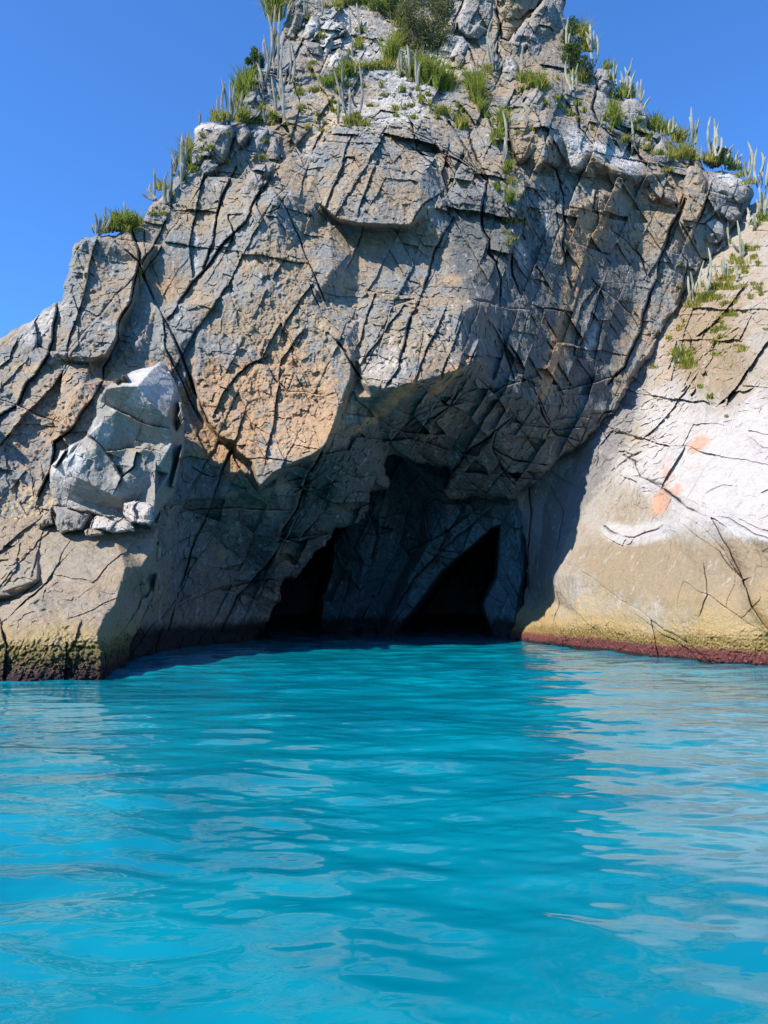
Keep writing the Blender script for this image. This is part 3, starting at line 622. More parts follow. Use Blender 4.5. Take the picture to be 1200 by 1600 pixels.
warm = [(410, 650, 120, 90, 20, 0.75), (440, 560, 60, 60, 0, 0.5), (530, 470, 50, 80, 10, .35), (640, 300, 40, 40, 0, .3), (340, 600, 60, 60, 0, .5), (260, 450, 22, 22, 0, 1.0), (500, 640, 40, 80, 20, .8), (160, 620, 140, 50, -30, 0.5), (50, 720, 80, 90, 0, 0.45), (620, 620, 110, 14, -40, 1.0), (700, 590, 60, 16, -42, .9), (680, 670, 60, 14, -40, .6),
        (905, 380, 50, 70, 0, 0.75), (880, 510, 22, 90, 15, 0.8), (860, 590, 18, 60, 15, 0.9), (690, 440, 45, 12, -8, 0.8), (450, 870, 30, 20, 0, 0.8), (460, 200, 60, 60, 0, .55), (520, 90, 30, 50, 20, .3), (1060, 310, 70, 60, 0, 0.55), (990, 540, 30, 60, 20, .6), (320, 690, 60, 30, 0, 0.4), (550, 450, 40, 80, 0, .3), (330, 900, 40, 80, 10, .55), (370, 740, 30, 40, 0, .6), (330, 700, 40, 30, 0, .5), (960, 330, 60, 50, 0, .4), (760, 420, 40, 60, 0, .35), (110, 560, 60, 60, 0, .4), (480, 680, 60, 16, -20, .4), (1010, 250, 50, 40, 0, .3), (225, 590, 70, 20, -25, .5)]
pale = [(640, 100, 90, 60, 0, 0.9), (600, 180, 110, 30, 0, 0.7), (520, 60, 50, 50, 0, 0.75), (560, 20, 60, 30, 0, 0.5), (60, 510, 60, 26, -35, 0.75), (830, 430, 12, 50, 5, 0), (895, 250, 18, 60, 0, .8), (940, 235, 60, 16, 25, .8), (975, 250, 40, 14, 25, .7), (850, 205, 22, 50, 0, .35), (810, 390, 12, 40, -20, 0.7), (853, 350, 8, 26, 0, .8), (660, 540, 90, 60, 0, 0.35), (590, 580, 50, 40, 0, .45),
        (925, 520, 16, 45, 12, .7), (460, 680, 40, 40, 0, .5), (270, 390, 6, 60, 0, .6), (307, 400, 6, 50, 0, .7), (213, 500, 5, 40, 0, .5), (280, 480, 6, 40, 0, .6), (720, 30, 40, 40, 0, .4), (640, 390, 40, 60, 30, .12), (590, 300, 60, 40, 0, .2), (420, 480, 60, 80, 30, .22), (670, 255, 30, 20, 0, .6), (1130, 285, 40, 24, 0, .7), (1000, 180, 20, 30, 0, .6), (940, 140, 20, 30, 0, .6), (350, 250, 40, 60, 0, .3), (440, 700, 50, 14, -30, .6), (480, 240, 30, 20, 0, .5), (250, 300, 20, 20, 0, .5)]
tan = [(50, 620, 120, 90, 0, 0.35), (60, 800, 90, 50, 0, .6), (500, 180, 60, 60, 0, .5), (130, 450, 50, 90, 0, .25), (520, 500, 70, 120, 0, .35), (640, 640, 100, 40, -35, .35)]
dark = [(640, 640, 130, 50, -35, 1.0), (520, 780, 80, 90, -30, .8), (700, 700, 120, 60, -20, 1.0), (330, 850, 90, 150, 15, .6), (600, 720, 60, 60, 0, .8), (850, 620, 150, 110, -30, .75), (760, 740, 80, 40, 0, 1.0), (450, 880, 60, 60, 0, .6), (880, 430, 150, 140, 0, .65), (740, 400, 60, 90, 0, .4), (620, 400, 60, 40, 0, .4), (260, 400, 60, 60, 0, .3), (740, 330, 60, 60, 0, .3)]  # stained underside rock, with shade of overhang, recess and right face painted in
block = [(680, 660, 170, 70, -35, 1.0), (850, 620, 150, 120, -30, 1.0), (520, 790, 110, 80, -30, 1.0), (420, 900, 80, 80, -20, .9), (300, 860, 60, 150, 15, .55), (370, 800, 60, 90, 0, .5), (760, 740, 90, 40, 0, 1.0), (860, 400, 140, 130, 0, .5), (740, 230, 120, 120, 0, .8), (1010, 270, 110, 110, 0, 1.0), (480, 220, 100, 60, 0, .8), (340, 300, 90, 60, -40, .6), (560, 60, 80, 60, 0, .3), (640, 430, 60, 60, 0, .3)]
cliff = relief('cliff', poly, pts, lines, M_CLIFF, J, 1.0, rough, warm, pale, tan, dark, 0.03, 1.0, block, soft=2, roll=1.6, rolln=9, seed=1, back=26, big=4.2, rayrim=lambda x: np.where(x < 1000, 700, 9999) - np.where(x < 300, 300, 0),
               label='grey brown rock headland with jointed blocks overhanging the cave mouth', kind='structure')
print('cliff', time.time() - T0)

# ---- cave interior
poly = [(330, 560), (860, 560), (870, 700), (850, 800), (850, 1010), (330, 1010)]
pts = [(330, 560, 58), (860, 560, 55), (330, 1010, 62), (600, 690, 49), (700, 690, 49), (780, 720, 48), (560, 780, 50), (400, 800, 60), (600, 560, 52), (660, 790, 50), (720, 790, 48.5)]
lines = [[(555, 800, 49.5), (520, 850, 50.5), (518, 890, 51), (505, 930, 51.5), (498, 985, 52), (480, 1010, 52)],
         [(540, 800, 62), (508, 850, 64), (506, 890, 64), (492, 930, 64), (484, 985, 64), (465, 1010, 64)],
         [(600, 800, 49), (575, 860, 49.5), (560, 930, 50.5), (545, 1010, 51)],
         [(625, 800, 51.5), (605, 870, 52), (590, 920, 52.5), (560, 985, 53), (552, 1010, 53)],
         [(670, 850, 48.6), (640, 900, 49.0), (620, 950, 49.6), (600, 985, 50), (595, 1010, 50)],
         [(655, 850, 51.5), (625, 900, 51.8), (605, 950, 52), (585, 985, 52), (575, 1010, 52)],
         [(765, 830, 47.4), (740, 852, 47.8), (715, 872, 48.2), (690, 895, 48.8), (650, 950, 49.6), (618, 990, 50.2), (610, 1010, 50.2)],
         [(772, 838, 70), (748, 860, 72), (724, 880, 74), (700, 902, 74), (660, 955, 74), (632, 995, 74), (628, 1010, 74)],
         [(773, 830, 70), (771, 855, 72), (768, 900, 74), (748, 945, 74), (762, 990, 74), (765, 1010, 74)],
         [(780, 822, 46.4), (778, 855, 46.4), (775, 900, 46.2), (752, 945, 46.2), (766, 988, 45.6), (770, 1010, 45.6)],
         [(800, 790, 45.2), (812, 850, 44.8), (816, 900, 44.4), (806, 950, 44.4), (800, 1010, 44.2)],
         [(826, 790, 47), (826, 900, 46.5), (822, 1010, 46)], [(780, 790, 46), (740, 800, 47.4), (700, 812, 48)], [(690, 765, 46.4), (720, 800, 47.8)]]
J = [([(610, 790), (590, 850), (570, 900)], 2, .8, .3), ([(640, 860), (700, 830), (740, 800)], 2, .8, .4), ([(690, 880), (720, 900)], 2, .7, .2), ([(640, 790), (625, 850), (640, 870)], 2, .6, .3), ([(660, 790), (672, 840)], 2, .6, .3),
     ([(760, 800), (700, 850), (650, 900), (620, 950)], 1.8, .6, .3), ([(535, 830), (550, 880), (540, 930), (520, 990)], 2, .6, .3), ([(800, 800), (812, 870), (818, 920)], 1.6, .5, .1), ([(720, 800), (690, 850), (680, 880)], 2, .6, .3), ([(575, 800), (590, 840), (580, 870)], 2, .5, .3)]
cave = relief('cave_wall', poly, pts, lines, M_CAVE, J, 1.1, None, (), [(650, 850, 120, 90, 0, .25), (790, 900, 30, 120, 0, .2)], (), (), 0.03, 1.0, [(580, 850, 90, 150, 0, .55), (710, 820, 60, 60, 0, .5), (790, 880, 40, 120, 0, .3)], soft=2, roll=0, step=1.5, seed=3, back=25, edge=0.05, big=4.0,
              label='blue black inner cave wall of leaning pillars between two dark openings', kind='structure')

FAM_SLOPE = [(0.55, -0.2, 0.8), (0.85, 0.3, -0.45), (0.1, -0.9, 0.4)]
# ---- right slope
poly = [(1290, 300), (1215, 305), (1190, 312), (1150, 330), (1080, 390), (1020, 470), (950, 570), (880, 660), (815, 735), (785, 765), (812, 800), (822, 850), (824, 915), (818, 945), (806, 965), (799, 985), (797, 1010), (800, 1030), (1000, 1070), (1290, 1110)]
pts = [(1290, 300, 50), (1190, 310, 50), (1150, 330, 51), (1080, 390, 50.5), (1020, 470, 49.5), (950, 570, 48.5), (880, 660, 47.5), (815, 735, 47), (785, 765, 47), (815, 800, 46), (824, 915, 44.6), (810, 960, 43.4), (799, 990, 42.2), (797, 1020, 42),
       (860, 900, 39.6), (860, 1000, 37.2), (900, 1013, 35.0), (900, 900, 36.0), (900, 960, 35.2), (1000, 1025, 30.4), (1000, 960, 30.6), (1000, 895, 31.8), (1000, 932, 30.9), (1100, 1037, 26.6), (1100, 960, 26.8), (1200, 1043, 24.9), (1200, 960, 25.0), (1290, 1050, 22.5), (1290, 900, 23.6), (1200, 890, 26.0), (1200, 935, 25.2), (1100, 900, 28.0), (1100, 935, 27.1),
       (1000, 1070, 30), (1290, 1110, 22), (1290, 700, 29), (1290, 500, 36),
       (870, 850, 41.2), (900, 800, 41.6), (845, 850, 44), (850, 780, 46), (930, 850, 36.2), (960, 780, 38.4),
       (1100, 740, 32.8), (1200, 720, 30.4), (1030, 740, 36.4), (1160, 800, 29), (1000, 760, 36.5), (960, 720, 41), (900, 720, 45), (1000, 650, 43), (1000, 600, 46), (1050, 560, 45), (1050, 650, 40.5), (1100, 600, 39.6), (1100, 670, 36), (1150, 640, 34.8), (1200, 600, 34.6), (1150, 540, 39.4),
       (1100, 480, 45), (1200, 450, 41), (1150, 420, 45.6), (1060, 480, 48), (1150, 370, 48.4), (1200, 350, 47), (1100, 540, 42), (1130, 580, 39.6), (1200, 520, 38.2)]
lines = [[(945, 825, 37.2), (960, 836, 35.8), (990, 842, 34.0), (1030, 828, 32.2), (1060, 815, 31.0), (1100, 812, 29.6), (1135, 815, 28.3), (1170, 835, 27.0), (1210, 850, 25.8), (1290, 850, 23.8)],
         [(945, 812, 38.0), (965, 822, 36.9), (990, 826, 35.3), (1030, 812, 33.4), (1060, 800, 32.2), (1100, 796, 30.9), (1140, 797, 29.6), (1200, 815, 27.6)],
         [(1130, 590, 39.0), (1140, 640, 35.8), (1125, 620, 38.6)]]
J = [([(945, 823), (960, 834), (990, 841), (1020, 830), (1052, 815)], 2.6, 1.0, .12), ([(975, 712), (992, 722), (1000, 745), (1025, 758), (1050, 775), (1075, 795), (1102, 806)], 3.0, 1.4, .25), ([(1015, 755), (1035, 760)], 5.0, 1.0),
     ([(975, 722), (990, 712), (1005, 706)], 4.0, .9), ([(1104, 805), (1140, 810), (1180, 835), (1210, 845)], 2.0, .5, .15), ([(1068, 820), (1100, 845), (1125, 862), (1145, 890), (1160, 905)], 1.3, .22, .05), ([(1112, 812), (1140, 860), (1158, 900), (1175, 950), (1200, 985)], 1.8, .4, .2),
     ([(1210, 520), (1170, 575), (1150, 605), (1130, 625)], 1.6, .4, .25), ([(1100, 885), (1105, 930), (1095, 955)], 1.4, .15, .05), ([(985, 700), (1010, 690), (1050, 680)], 1.3, .25, .15), ([(1020, 640), (1060, 625), (1085, 630)], 1.3, .25, .12),
     ([(825, 740), (830, 800), (824, 860), (826, 920)], 2, .8, .2), ([(1105, 770), (1130, 758), (1150, 760)], 1.4, .25, .08), ([(1178, 688), (1192, 700), (1210, 702)], 2.0, .5, .15), ([(1190, 770), (1220, 755)], 1.4, .4), ([(1085, 590), (1050, 640), (1010, 680)], 1.2, .15, .15),
     ([(1160, 450), (1120, 500), (1095, 520)], 1.3, .2, .2), ([(860, 760), (880, 800), (870, 860)], 1.6, .3, .1), ([(930, 660), (950, 690), (985, 700)], 1.3, .2, .12), ([(1065, 500), (1080, 530), (1075, 560)], 1.3, .2, .12)]
rough = [(990, 690, 90, 80, -30, .6), (1100, 520, 110, 90, 0, .5), (1110, 720, 120, 80, 0, -.25), (1080, 960, 200, 60, 0, -.4), (1020, 880, 200, 70, 0, -.4), (1120, 740, 90, 60, 0, -.3), (1150, 520, 80, 80, 0, .1), (880, 760, 80, 120, 0, -.2), (880, 950, 50, 60, 0, .2)]
warm = [(1032, 785, 17, 28, 15, 1.2), (1090, 695, 26, 14, -25, 1.0), (1045, 735, 14, 20, 0, .8), (1060, 765, 12, 10, 0, .8), (1085, 730, 16, 10, 0, .6), (1110, 560, 100, 60, -20, .25), (1040, 545, 40, 60, 0, .3), (870, 930, 40, 40, 0, .3), (1060, 880, 60, 60, 0, .15)]
pale = [(1120, 680, 120, 70, 0, .55), (1040, 620, 60, 80, 0, .3), (1080, 760, 120, 62, 15, 1.0), (960, 830, 30, 16, 20, .9), (1160, 740, 80, 90, 0, .8), (1010, 833, 60, 20, -10, 1.0), (1180, 828, 50, 16, 10, 1.1), (1040, 640, 50, 50, 0, .35), (1190, 600, 40, 90, 0, .45), (1000, 730, 50, 30, 0, .4), (900, 900, 20, 60, 20, .3)]
tan = [(1080, 900, 170, 60, 10, 1.0), (1180, 890, 60, 60, 0, .8), (960, 900, 60, 60, 0, .4), (1000, 870, 60, 22, 0, .5), (1090, 500, 90, 80, 0, .7), (1120, 580, 70, 60, 0, .6), (960, 780, 60, 60, 0, .35), ]
slope = relief('rock_slope', poly, pts, lines, M_SLOPE, J, 0.7, rough, warm, pale, tan, [(900, 730, 45, 170, 32, 1.6), (845, 860, 28, 90, 8, 1.6), (940, 650, 30, 80, 35, 1.4)], 0.06, 0.35, [(1060, 640, 130, 90, -20, .7), (1120, 500, 90, 60, 0, .6), (1010, 730, 60, 40, 0, .6), (1120, 740, 90, 40, 0, .3)], soft=9, roll=0.6, rolln=6, seed=5, back=22, cscale=1.0, fam=FAM_SLOPE, rayrim=lambda x: np.zeros_like(x), edge=0.12, big=5.0,  # dark list: shadowed left part of the slope darkened in the colour
               label='pale sunlit rock slope with white streaks beside the cave', kind='structure')
print('slope', time.time() - T0)

# ---- left ledge
poly = [(-70, 800), (0, 806), (40, 806), (80, 800), (140, 802), (240, 820), (247, 826), (249, 850), (246, 880), (242, 920), (235, 950), (215, 985), (203, 1010), (200, 1030), (192, 1050), (160, 1075), (-70, 1100)]
pts = [(-70, 800, 28), (0, 806, 28.5), (80, 800, 29.4), (140, 802, 29.4), (247, 826, 29.6), (0, 870, 26.2), (130, 880, 26.0), (60, 850, 27.2), (0, 930, 24.3), (50, 940, 23.6), (90, 900, 25.4), (-70, 930, 24), (180, 840, 28.2),
       (0, 985, 22.2), (80, 985, 22.1), (-70, 985, 22), (-70, 1100, 20.4), (0, 1062, 21.0), (155, 1060, 21.6), (160, 1075, 21.6), (80, 1010, 21.6), (200, 1030, 26), (192, 1050, 25), (203, 1005, 26), (235, 950, 29), (249, 870, 30), (215, 930, 28), (60, 1060, 20.9)]
lines = [[(243, 832, 29.0), (240, 858, 28.2), (222, 885, 27.2), (196, 886, 25.6), (190, 910, 24.9), (180, 945, 23.9), (165, 960, 23.2), (152, 990, 22.2), (158, 1020, 21.9), (160, 1060, 21.8)],
         [(0, 925, 24.8), (30, 915, 24.8), (58, 905, 25.2)], [(0, 938, 25.2), (30, 930, 25.3), (55, 920, 25.5), (62, 906, 25.6)]]
J = [([(65, 835), (55, 880), (50, 895)], 1.5, .5, .1), ([(110, 862), (95, 878), (75, 905), (68, 930)], 1.2, .25, .05), ([(90, 908), (115, 912), (138, 905)], 1.2, .2), ([(180, 935), (150, 950), (110, 965)], 1.3, .25, .05), ([(0, 940), (30, 935), (58, 912)], 2, .6, .1), ([(125, 975), (118, 1000), (105, 1020)], 1.8, .4, .1), ([(100, 950), (165, 905)], 1, .15),
     ([(210, 890), (222, 930), (205, 990)], 1.4, .3, .1), ([(30, 855), (25, 890), (10, 910)], 1.4, .3, .1), ([(0, 970), (10, 1010), (5, 1060)], 2.2, .7, .2), ([(103, 1010), (100, 1060)], 1.6, .4, .1)]
rough = [(80, 1030, 130, 32, 0, 1.3), (150, 880, 80, 50, 0, -.25), (20, 860, 60, 60, 0, .7), (60, 960, 60, 40, 0, .3)]
ledge = relief('rock_ledge', poly, pts, lines, M_LEDGE, J, 0.45, rough, [(120, 950, 90, 40, 0, .15)], [(180, 830, 70, 16, 0, .4), (130, 900, 80, 30, -30, .25)], [(100, 970, 120, 40, 0, .35)], (), 0.11, 0.5, [(20, 880, 60, 70, 0, 1.0), (220, 920, 40, 60, 0, .8), (60, 930, 50, 30, 0, .5)], soft=3, roll=0.8, rolln=8, seed=7, back=3, cscale=0.55, rayrim=lambda x: np.zeros_like(x), edge=0.12, big=3.5,
               label='tan shore ledge with a band of mussels at the waterline', kind='structure')

# ---- the shore goes on to either side of the picture
relief('cliff', [(-45, 555), (-200, 600), (-420, 690), (-640, 830), (-640, 1130), (-45, 1095)],
       [(-45, 555, 33.3), (-45, 700, 29.2), (-45, 850, 27.3), (-45, 1095, 24.4), (-200, 600, 32), (-200, 750, 27), (-300, 1100, 21.5), (-420, 690, 29), (-640, 830, 25), (-640, 1130, 18), (-420, 900, 22)], [], M_CLIFF,
       (), 1.0, None, (), (), (), (), 0.05, 1.0, (), soft=2, roll=1.4, rolln=4, step=3, seed=1, back=22, big=4.2, edge=0.15, label='lower grey brown cliff continuing along the shore', kind='structure', rayrim=lambda x: np.zeros_like(x))
relief('rock_ledge', [(-60, 802), (-250, 850), (-500, 900), (-640, 960), (-640, 1170), (-60, 1100)],
       [(-60, 802, 28), (-60, 930, 24), (-60, 985, 22.2), (-60, 1100, 20.6), (-300, 880, 23), (-300, 960, 20), (-300, 1120, 18.4), (-640, 960, 19), (-640, 1170, 15.5)], [], M_LEDGE,
       (), 0.5, None, (), (), (), (), 0.11, 0.6, (), soft=2, roll=.8, rolln=3, step=3, seed=7, back=5, big=3.5, edge=0.15, label='tan shore ledge continuing along the water', kind='structure', rayrim=lambda x: np.zeros_like(x))
relief('rock_slope', [(1262, 306), (1400, 300), (1560, 330), (1800, 420), (1800, 1260), (1262, 1108)],
       [(1262, 306, 49.5), (1262, 500, 37), (1262, 700, 29.4), (1262, 890, 24.4), (1262, 935, 23.7), (1262, 1108, 22.6), (1400, 300, 50), (1500, 500, 36), (1500, 700, 26), (1500, 900, 20), (1500, 1150, 18.4), (1800, 420, 40), (1800, 700, 24), (1800, 900, 17), (1800, 1260, 14)], [], M_SLOPE,
       (), 0.7, None, (), [(1300, 760, 140, 90, 15, .9)], [(1300, 900, 200, 60, 0, .8)], (), 0.06, 0.35, (), soft=2, roll=.8, rolln=3, step=3, seed=5, back=16, big=5.0, edge=0.12, fam=FAM_SLOPE, label='pale rock slope continuing along the shore', kind='structure', rayrim=lambda x: np.zeros_like(x))

# ---- pale blue boulder on the ledge and the pieces around it
poly = [(77, 745), (80, 727), (95, 705), (112, 694), (135, 680), (140, 668), (150, 650), (152, 625), (165, 605), (185, 592), (215, 577), (250, 563), (262, 572), (275, 600), (285, 640), (288, 680), (281, 720), (275, 750), (262, 782), (246, 818), (236, 828), (195, 812), (150, 806), (120, 802), (85, 790), (80, 770)]
pts = [(77, 745, 28.8), (85, 790, 28.7), (120, 802, 28.6), (135, 680, 29.0), (152, 625, 29.4), (215, 577, 30.6), (250, 563, 31.6), (288, 680, 31.6), (262, 782, 30.6), (240, 825, 29.2), (275, 600, 31.2), (165, 604, 29.4),
       (100, 720, 28.1), (120, 745, 28.0), (150, 700, 28.4), (105, 780, 28.9), (150, 790, 29.1), (200, 800, 29.4), (160, 660, 29.0), (185, 640, 29.1), (200, 700, 29.6), (235, 690, 29.6), (250, 740, 30.0), (190, 745, 29.3), (225, 770, 29.3)]
lines = [[(165, 606, 28.4), (190, 603, 28.0), (215, 603, 27.9), (235, 630, 28.1), (262, 652, 28.5), (270, 690, 29.2), (265, 740, 29.7)], [(137, 680, 28.3), (150, 690, 28.4), (165, 712, 28.6), (175, 725, 28.7)],
         [(213, 712, 29.1), (212, 728, 28.8), (190, 748, 28.4), (180, 775, 28.4)], [(243, 735, 29.2), (244, 770, 28.9), (238, 812, 28.7)]]
J = [([(135, 677), (150, 690), (165, 706), (185, 735)], 1.6, .4, .1), ([(212, 710), (208, 728), (190, 745), (185, 755)], 1.6, .4, .15), ([(165, 706), (200, 700), (240, 705)], 1.2, .2, .1), ([(243, 735), (243, 780)], 1.2, .2, .1), ([(180, 640), (220, 660), (262, 670)], 1.2, .15, .08)]
relief('boulder', poly, pts, lines, M_BLUE, J, 0.32, [(110, 740, 60, 60, 0, .5), (200, 650, 70, 90, 0, .2)], (), [(235, 600, 50, 40, 20, 1.0), (110, 740, 50, 60, 0, .5), (100, 720, 30, 30, 0, .8), (160, 675, 20, 20, 0, .8)], [(215, 660, 40, 40, 0, .15)],
       soft=1, roll=0.6, rolln=7, seed=9, bigamp=0.1, cscale=1.3, back=2.6, edge=0.1, big=3.0, closed=True,
       label='big pale blue grey boulder with a white sunlit top resting on the tan ledge', cat='boulder')
BLOCKS = []
def small_rock(poly, Y, label, mat, bulge=0.7, slant=0.0, tilt=0.0, seed=1, soft=1, back=1.5, pale=(), warm=(), name='boulder', step=1.0, cat=None, embed=False):
    A = np.array(poly, float); cx, cy = A.mean(0)
    hgt = np.ptp(A[:, 1]) + 1e-3
    if embed:
        ds = [surf(cx + (x - cx) * k, cy + (y - cy) * k) for x, y in poly for k in (0.3, 0.6, 0.85)]
        ds = [d for d in ds if d]
        if ds: Y = float(np.median(ds)) - 0.1
    rr = random.Random(seed)
    pts = [(x, y, Y + slant * (x - cx) / 30.0 + tilt * (cy - y) / hgt + bulge * 0.55) for x, y in poly]
    for k in (0.8, 0.35):
        for x, y in poly:
            x2, y2 = cx + (x - cx) * k, cy + (y - cy) * k
            pts.append((x2, y2, Y + slant * (x2 - cx) / 30.0 + tilt * (cy - y2) / hgt - bulge * (0.25 if k > .5 else .45) + rr.uniform(-.16, .16) * bulge))
    return relief(name, poly, pts, [], mat, (), 0.7, None, warm, pale, (), soft=soft, roll=0.3, rolln=4, seed=seed, back=back, edge=0.12, big=2.2, closed=True, label=label, cat=cat or name, step=step)
small_rock([(83, 790), (100, 792), (142, 803), (138, 815), (130, 829), (95, 835), (86, 820)], 27.6, 'grey wedge shaped block under the left end of the pale blue boulder', M_BLOCK, .8, 0, .8, 21, pale=[(110, 797, 30, 6, 0, .6)], back=1.2)
small_rock([(55, 818), (80, 790), (86, 820), (60, 828)], 28.0, 'small grey brown triangular rock left of the wedge block', M_CLIFF, .5, 0, .6, 22, back=1.2, name='rock', cat='rock')
small_rock([(140, 820), (150, 806), (185, 808), (205, 815), (210, 830), (170, 831), (143, 829)], 27.6, 'low white topped slab beside the wedge block under the pale blue boulder', M_WHITE, .3, 0, .9, 23, back=1.2, name='rock', cat='rock')
small_rock([(131, 829), (138, 825), (160, 829), (162, 836), (133, 837)], 27.1, 'small flat brown stone lying on the ledge below the white slab', M_LEDGE, .2, 0, .3, 24, back=.6, name='stone', cat='stone')
small_rock([(192, 786), (205, 783), (225, 784), (240, 790), (241, 812), (235, 822), (205, 818), (195, 808)], 27.9, 'angular white block at the right foot of the pale blue boulder', M_WHITE, .5, -.2, .5, 25, back=1.0, name='rock', cat='rock')

# ---- blocks on the shoulder and the crest
def sr(*a, **k): return small_rock(*a, embed=True, **k)
sr([(296, 262), (292, 245), (300, 225), (304, 200), (315, 191), (340, 192), (362, 194), (366, 205), (358, 235), (350, 256), (342, 258), (325, 248), (312, 262), (300, 270)], 38.6, 'large square shouldered pale grey block at the cliff edge on the left shoulder', M_BLOCK, 1.0, 0, .8, 31, pale=[(325, 198, 40, 10, 0, .8), (302, 230, 10, 30, 0, .6)], back=3)
sr([(312, 262), (318, 247), (342, 258), (336, 268), (318, 274)], 38.4, 'small grey block tucked under the large square shouldered block', M_BLOCK, .5, 0, .4, 32, name='rock', cat='rock')
sr([(352, 256), (362, 225), (368, 200), (382, 194), (392, 205), (385, 222), (370, 240), (358, 258)], 39.0, 'narrow leaning grey block wedged between two rounded blocks on the left shoulder', M_BLOCK, .8, 0, .6, 33, back=2)
sr([(365, 258), (372, 238), (388, 220), (392, 202), (405, 196), (420, 202), (419, 220), (410, 240), (398, 256), (380, 258)], 39.4, 'rounded grey block with a bulging top right of the narrow leaning block', M_BLOCK, 1.0, 0, .6, 34, pale=[(405, 203, 14, 8, 0, .6)], back=2.5)
sr([(400, 252), (412, 235), (422, 212), (432, 214), (438, 232), (440, 252), (425, 256)], 39.9, 'pointed grey block standing at the right end of the left shoulder', M_BLOCK, .8, 0, .6, 35, back=2)
sr([(365, 318), (372, 300), (385, 275), (400, 256), (428, 254), (430, 262), (415, 285), (402, 305), (390, 320), (375, 322)], 39.0, 'slanting blue grey block below the pointed block', M_BLOCK, .9, 0, .5, 36, back=2)
sr([(383, 172), (378, 160), (384, 140), (395, 128), (404, 138), (414, 158), (410, 178), (398, 188)], 44.0, 'round topped grey boulder behind cacti on the left skyline', M_BLOCK, 1.2, 0, .8, 37, pale=[(390, 138, 12, 10, 0, .7)], back=2.5)
sr([(449, 122), (455, 100), (468, 75), (480, 66), (500, 68), (506, 85), (500, 105), (488, 118), (470, 124)], 46.6, 'slanting tan grey slab face under the crest boulders', M_BLOCK, .8, .4, .6, 38, warm=[(480, 95, 24, 24, 0, .4)], back=2.5)
sr([(466, 64), (474, 38), (488, 20), (498, 28), (502, 38), (492, 58), (478, 65)], 48.0, 'pale grey crest boulder above the tan slab face', M_BLOCK, .9, 0, .6, 39, pale=[(485, 40, 20, 20, 0, .8)], back=2.5)
sr([(484, 62), (494, 45), (512, 30), (536, 34), (545, 48), (530, 60), (510, 66)], 48.2, 'wide pale grey crest boulder right of the slanting crest boulder', M_BLOCK, .9, 0, .8, 40, pale=[(515, 45, 30, 20, 0, .8)], back=2.5)
sr([(500, 92), (508, 60), (516, 55), (522, 66), (514, 88), (505, 100)], 46.4, 'slim upright pale stone between the tan slab and the tilted block', M_WHITE, .6, 0, .4, 41, back=1.5, name='rock', cat='rock')
sr([(502, 118), (514, 92), (528, 76), (545, 82), (551, 98), (545, 112), (520, 122)], 46.0, 'tilted pale grey block with a shaded end below the wide crest boulder', M_BLOCK, .9, .5, .8, 42, pale=[(520, 92, 16, 16, 0, .9)], back=2.5)
sr([(446, 60), (455, 35), (462, 5), (470, -5), (478, 20), (470, 50), (458, 68)], 48.8, 'tall narrow grey rock on the left skyline beside cacti', M_BLOCK, .9, 0, .6, 43, back=2.5)
sr([(712, 50), (716, 22), (728, -10), (765, -30), (774, 0), (772, 30), (764, 52), (748, 68), (728, 62)], 49.4, 'grey brown crest boulder with a lit left edge beside the dark bush', M_BLOCK, 1.4, .4, .6, 44, pale=[(722, 25, 10, 40, 0, .7)], back=4)
sr([(777, 20), (778, -30), (830, -35), (838, -5), (832, 15), (812, 35), (796, 56), (786, 45)], 50.2, 'olive brown crest boulder narrowing downwards between two grey ones', M_CLIFF, 1.0, .5, -.5, 45, warm=[(800, 10, 30, 30, 0, .3)], back=4)
sr([(795, 70), (800, 55), (816, 36), (838, 12), (852, -5), (866, 2), (872, 30), (870, 70), (868, 105), (845, 108), (820, 104), (800, 90)], 49.6, 'massive blue grey crest block at the right of the summit', M_BLOCK, 1.4, .6, .2, 46, pale=[(860, 50, 12, 40, 0, .4)], back=4)
sr([(678, 85), (688, 62), (702, 50), (722, 55), (735, 68), (728, 85), (710, 92), (692, 95)], 47.8, 'pale broken rock below the lit crest boulder right of the bush', M_WHITE, .9, 0, 1.0, 47, back=2.5, name='rock', cat='rock')
sr([(708, 105), (710, 85), (720, 78), (728, 90), (726, 108), (715, 112)], 47.2, 'small upright grey rock under the pale broken rock', M_BLOCK, .6, 0, .5, 48, back=1.5, name='rock', cat='rock')
sr([(778, 128), (785, 100), (792, 84), (802, 86), (812, 105), (812, 120), (800, 142), (786, 150), (778, 145)], 46.4, 'pointed pale grey rock at the foot of the massive summit block', M_BLOCK, .9, 0, 1.0, 49, pale=[(795, 100, 14, 14, 0, .7)], back=2.5)
sr([(812, 165), (826, 145), (840, 132), (850, 145), (852, 168), (842, 188), (822, 182)], 45.6, 'wedge shaped grey rock below the slanting crest ledge', M_BLOCK, .9, 0, .8, 50, back=2.5)
sr([(790, 195), (800, 178), (820, 175), (842, 190), (850, 205), (848, 228), (835, 245), (820, 255), (810, 258), (800, 240), (794, 218)], 44.2, 'rounded brown grey block with dark streaks under the wedge rock', M_CLIFF, 1.3, 0, .8, 51, warm=[(840, 220, 16, 30, 0, .5)], back=3)
sr([(928, 118), (934, 106), (948, 106), (958, 120), (960, 135), (950, 152), (936, 146), (929, 132)], 48.6, 'smooth pale blue grey boulder among cacti on the right skyline', M_BLUE, 1.0, 0, .8, 52, pale=[(940, 112, 12, 10, 0, .5)], back=2.5)
sr([(966, 180), (968, 162), (978, 154), (994, 154), (1008, 166), (1016, 185), (1010, 198), (995, 204), (975, 205)], 48.2, 'cream topped rounded boulder on the right skyline', M_BLOCK, 1.2, 0, .8, 53, pale=[(985, 160, 22, 9, 0, .5)], warm=[(985, 180, 20, 20, 0, .2)], back=3)
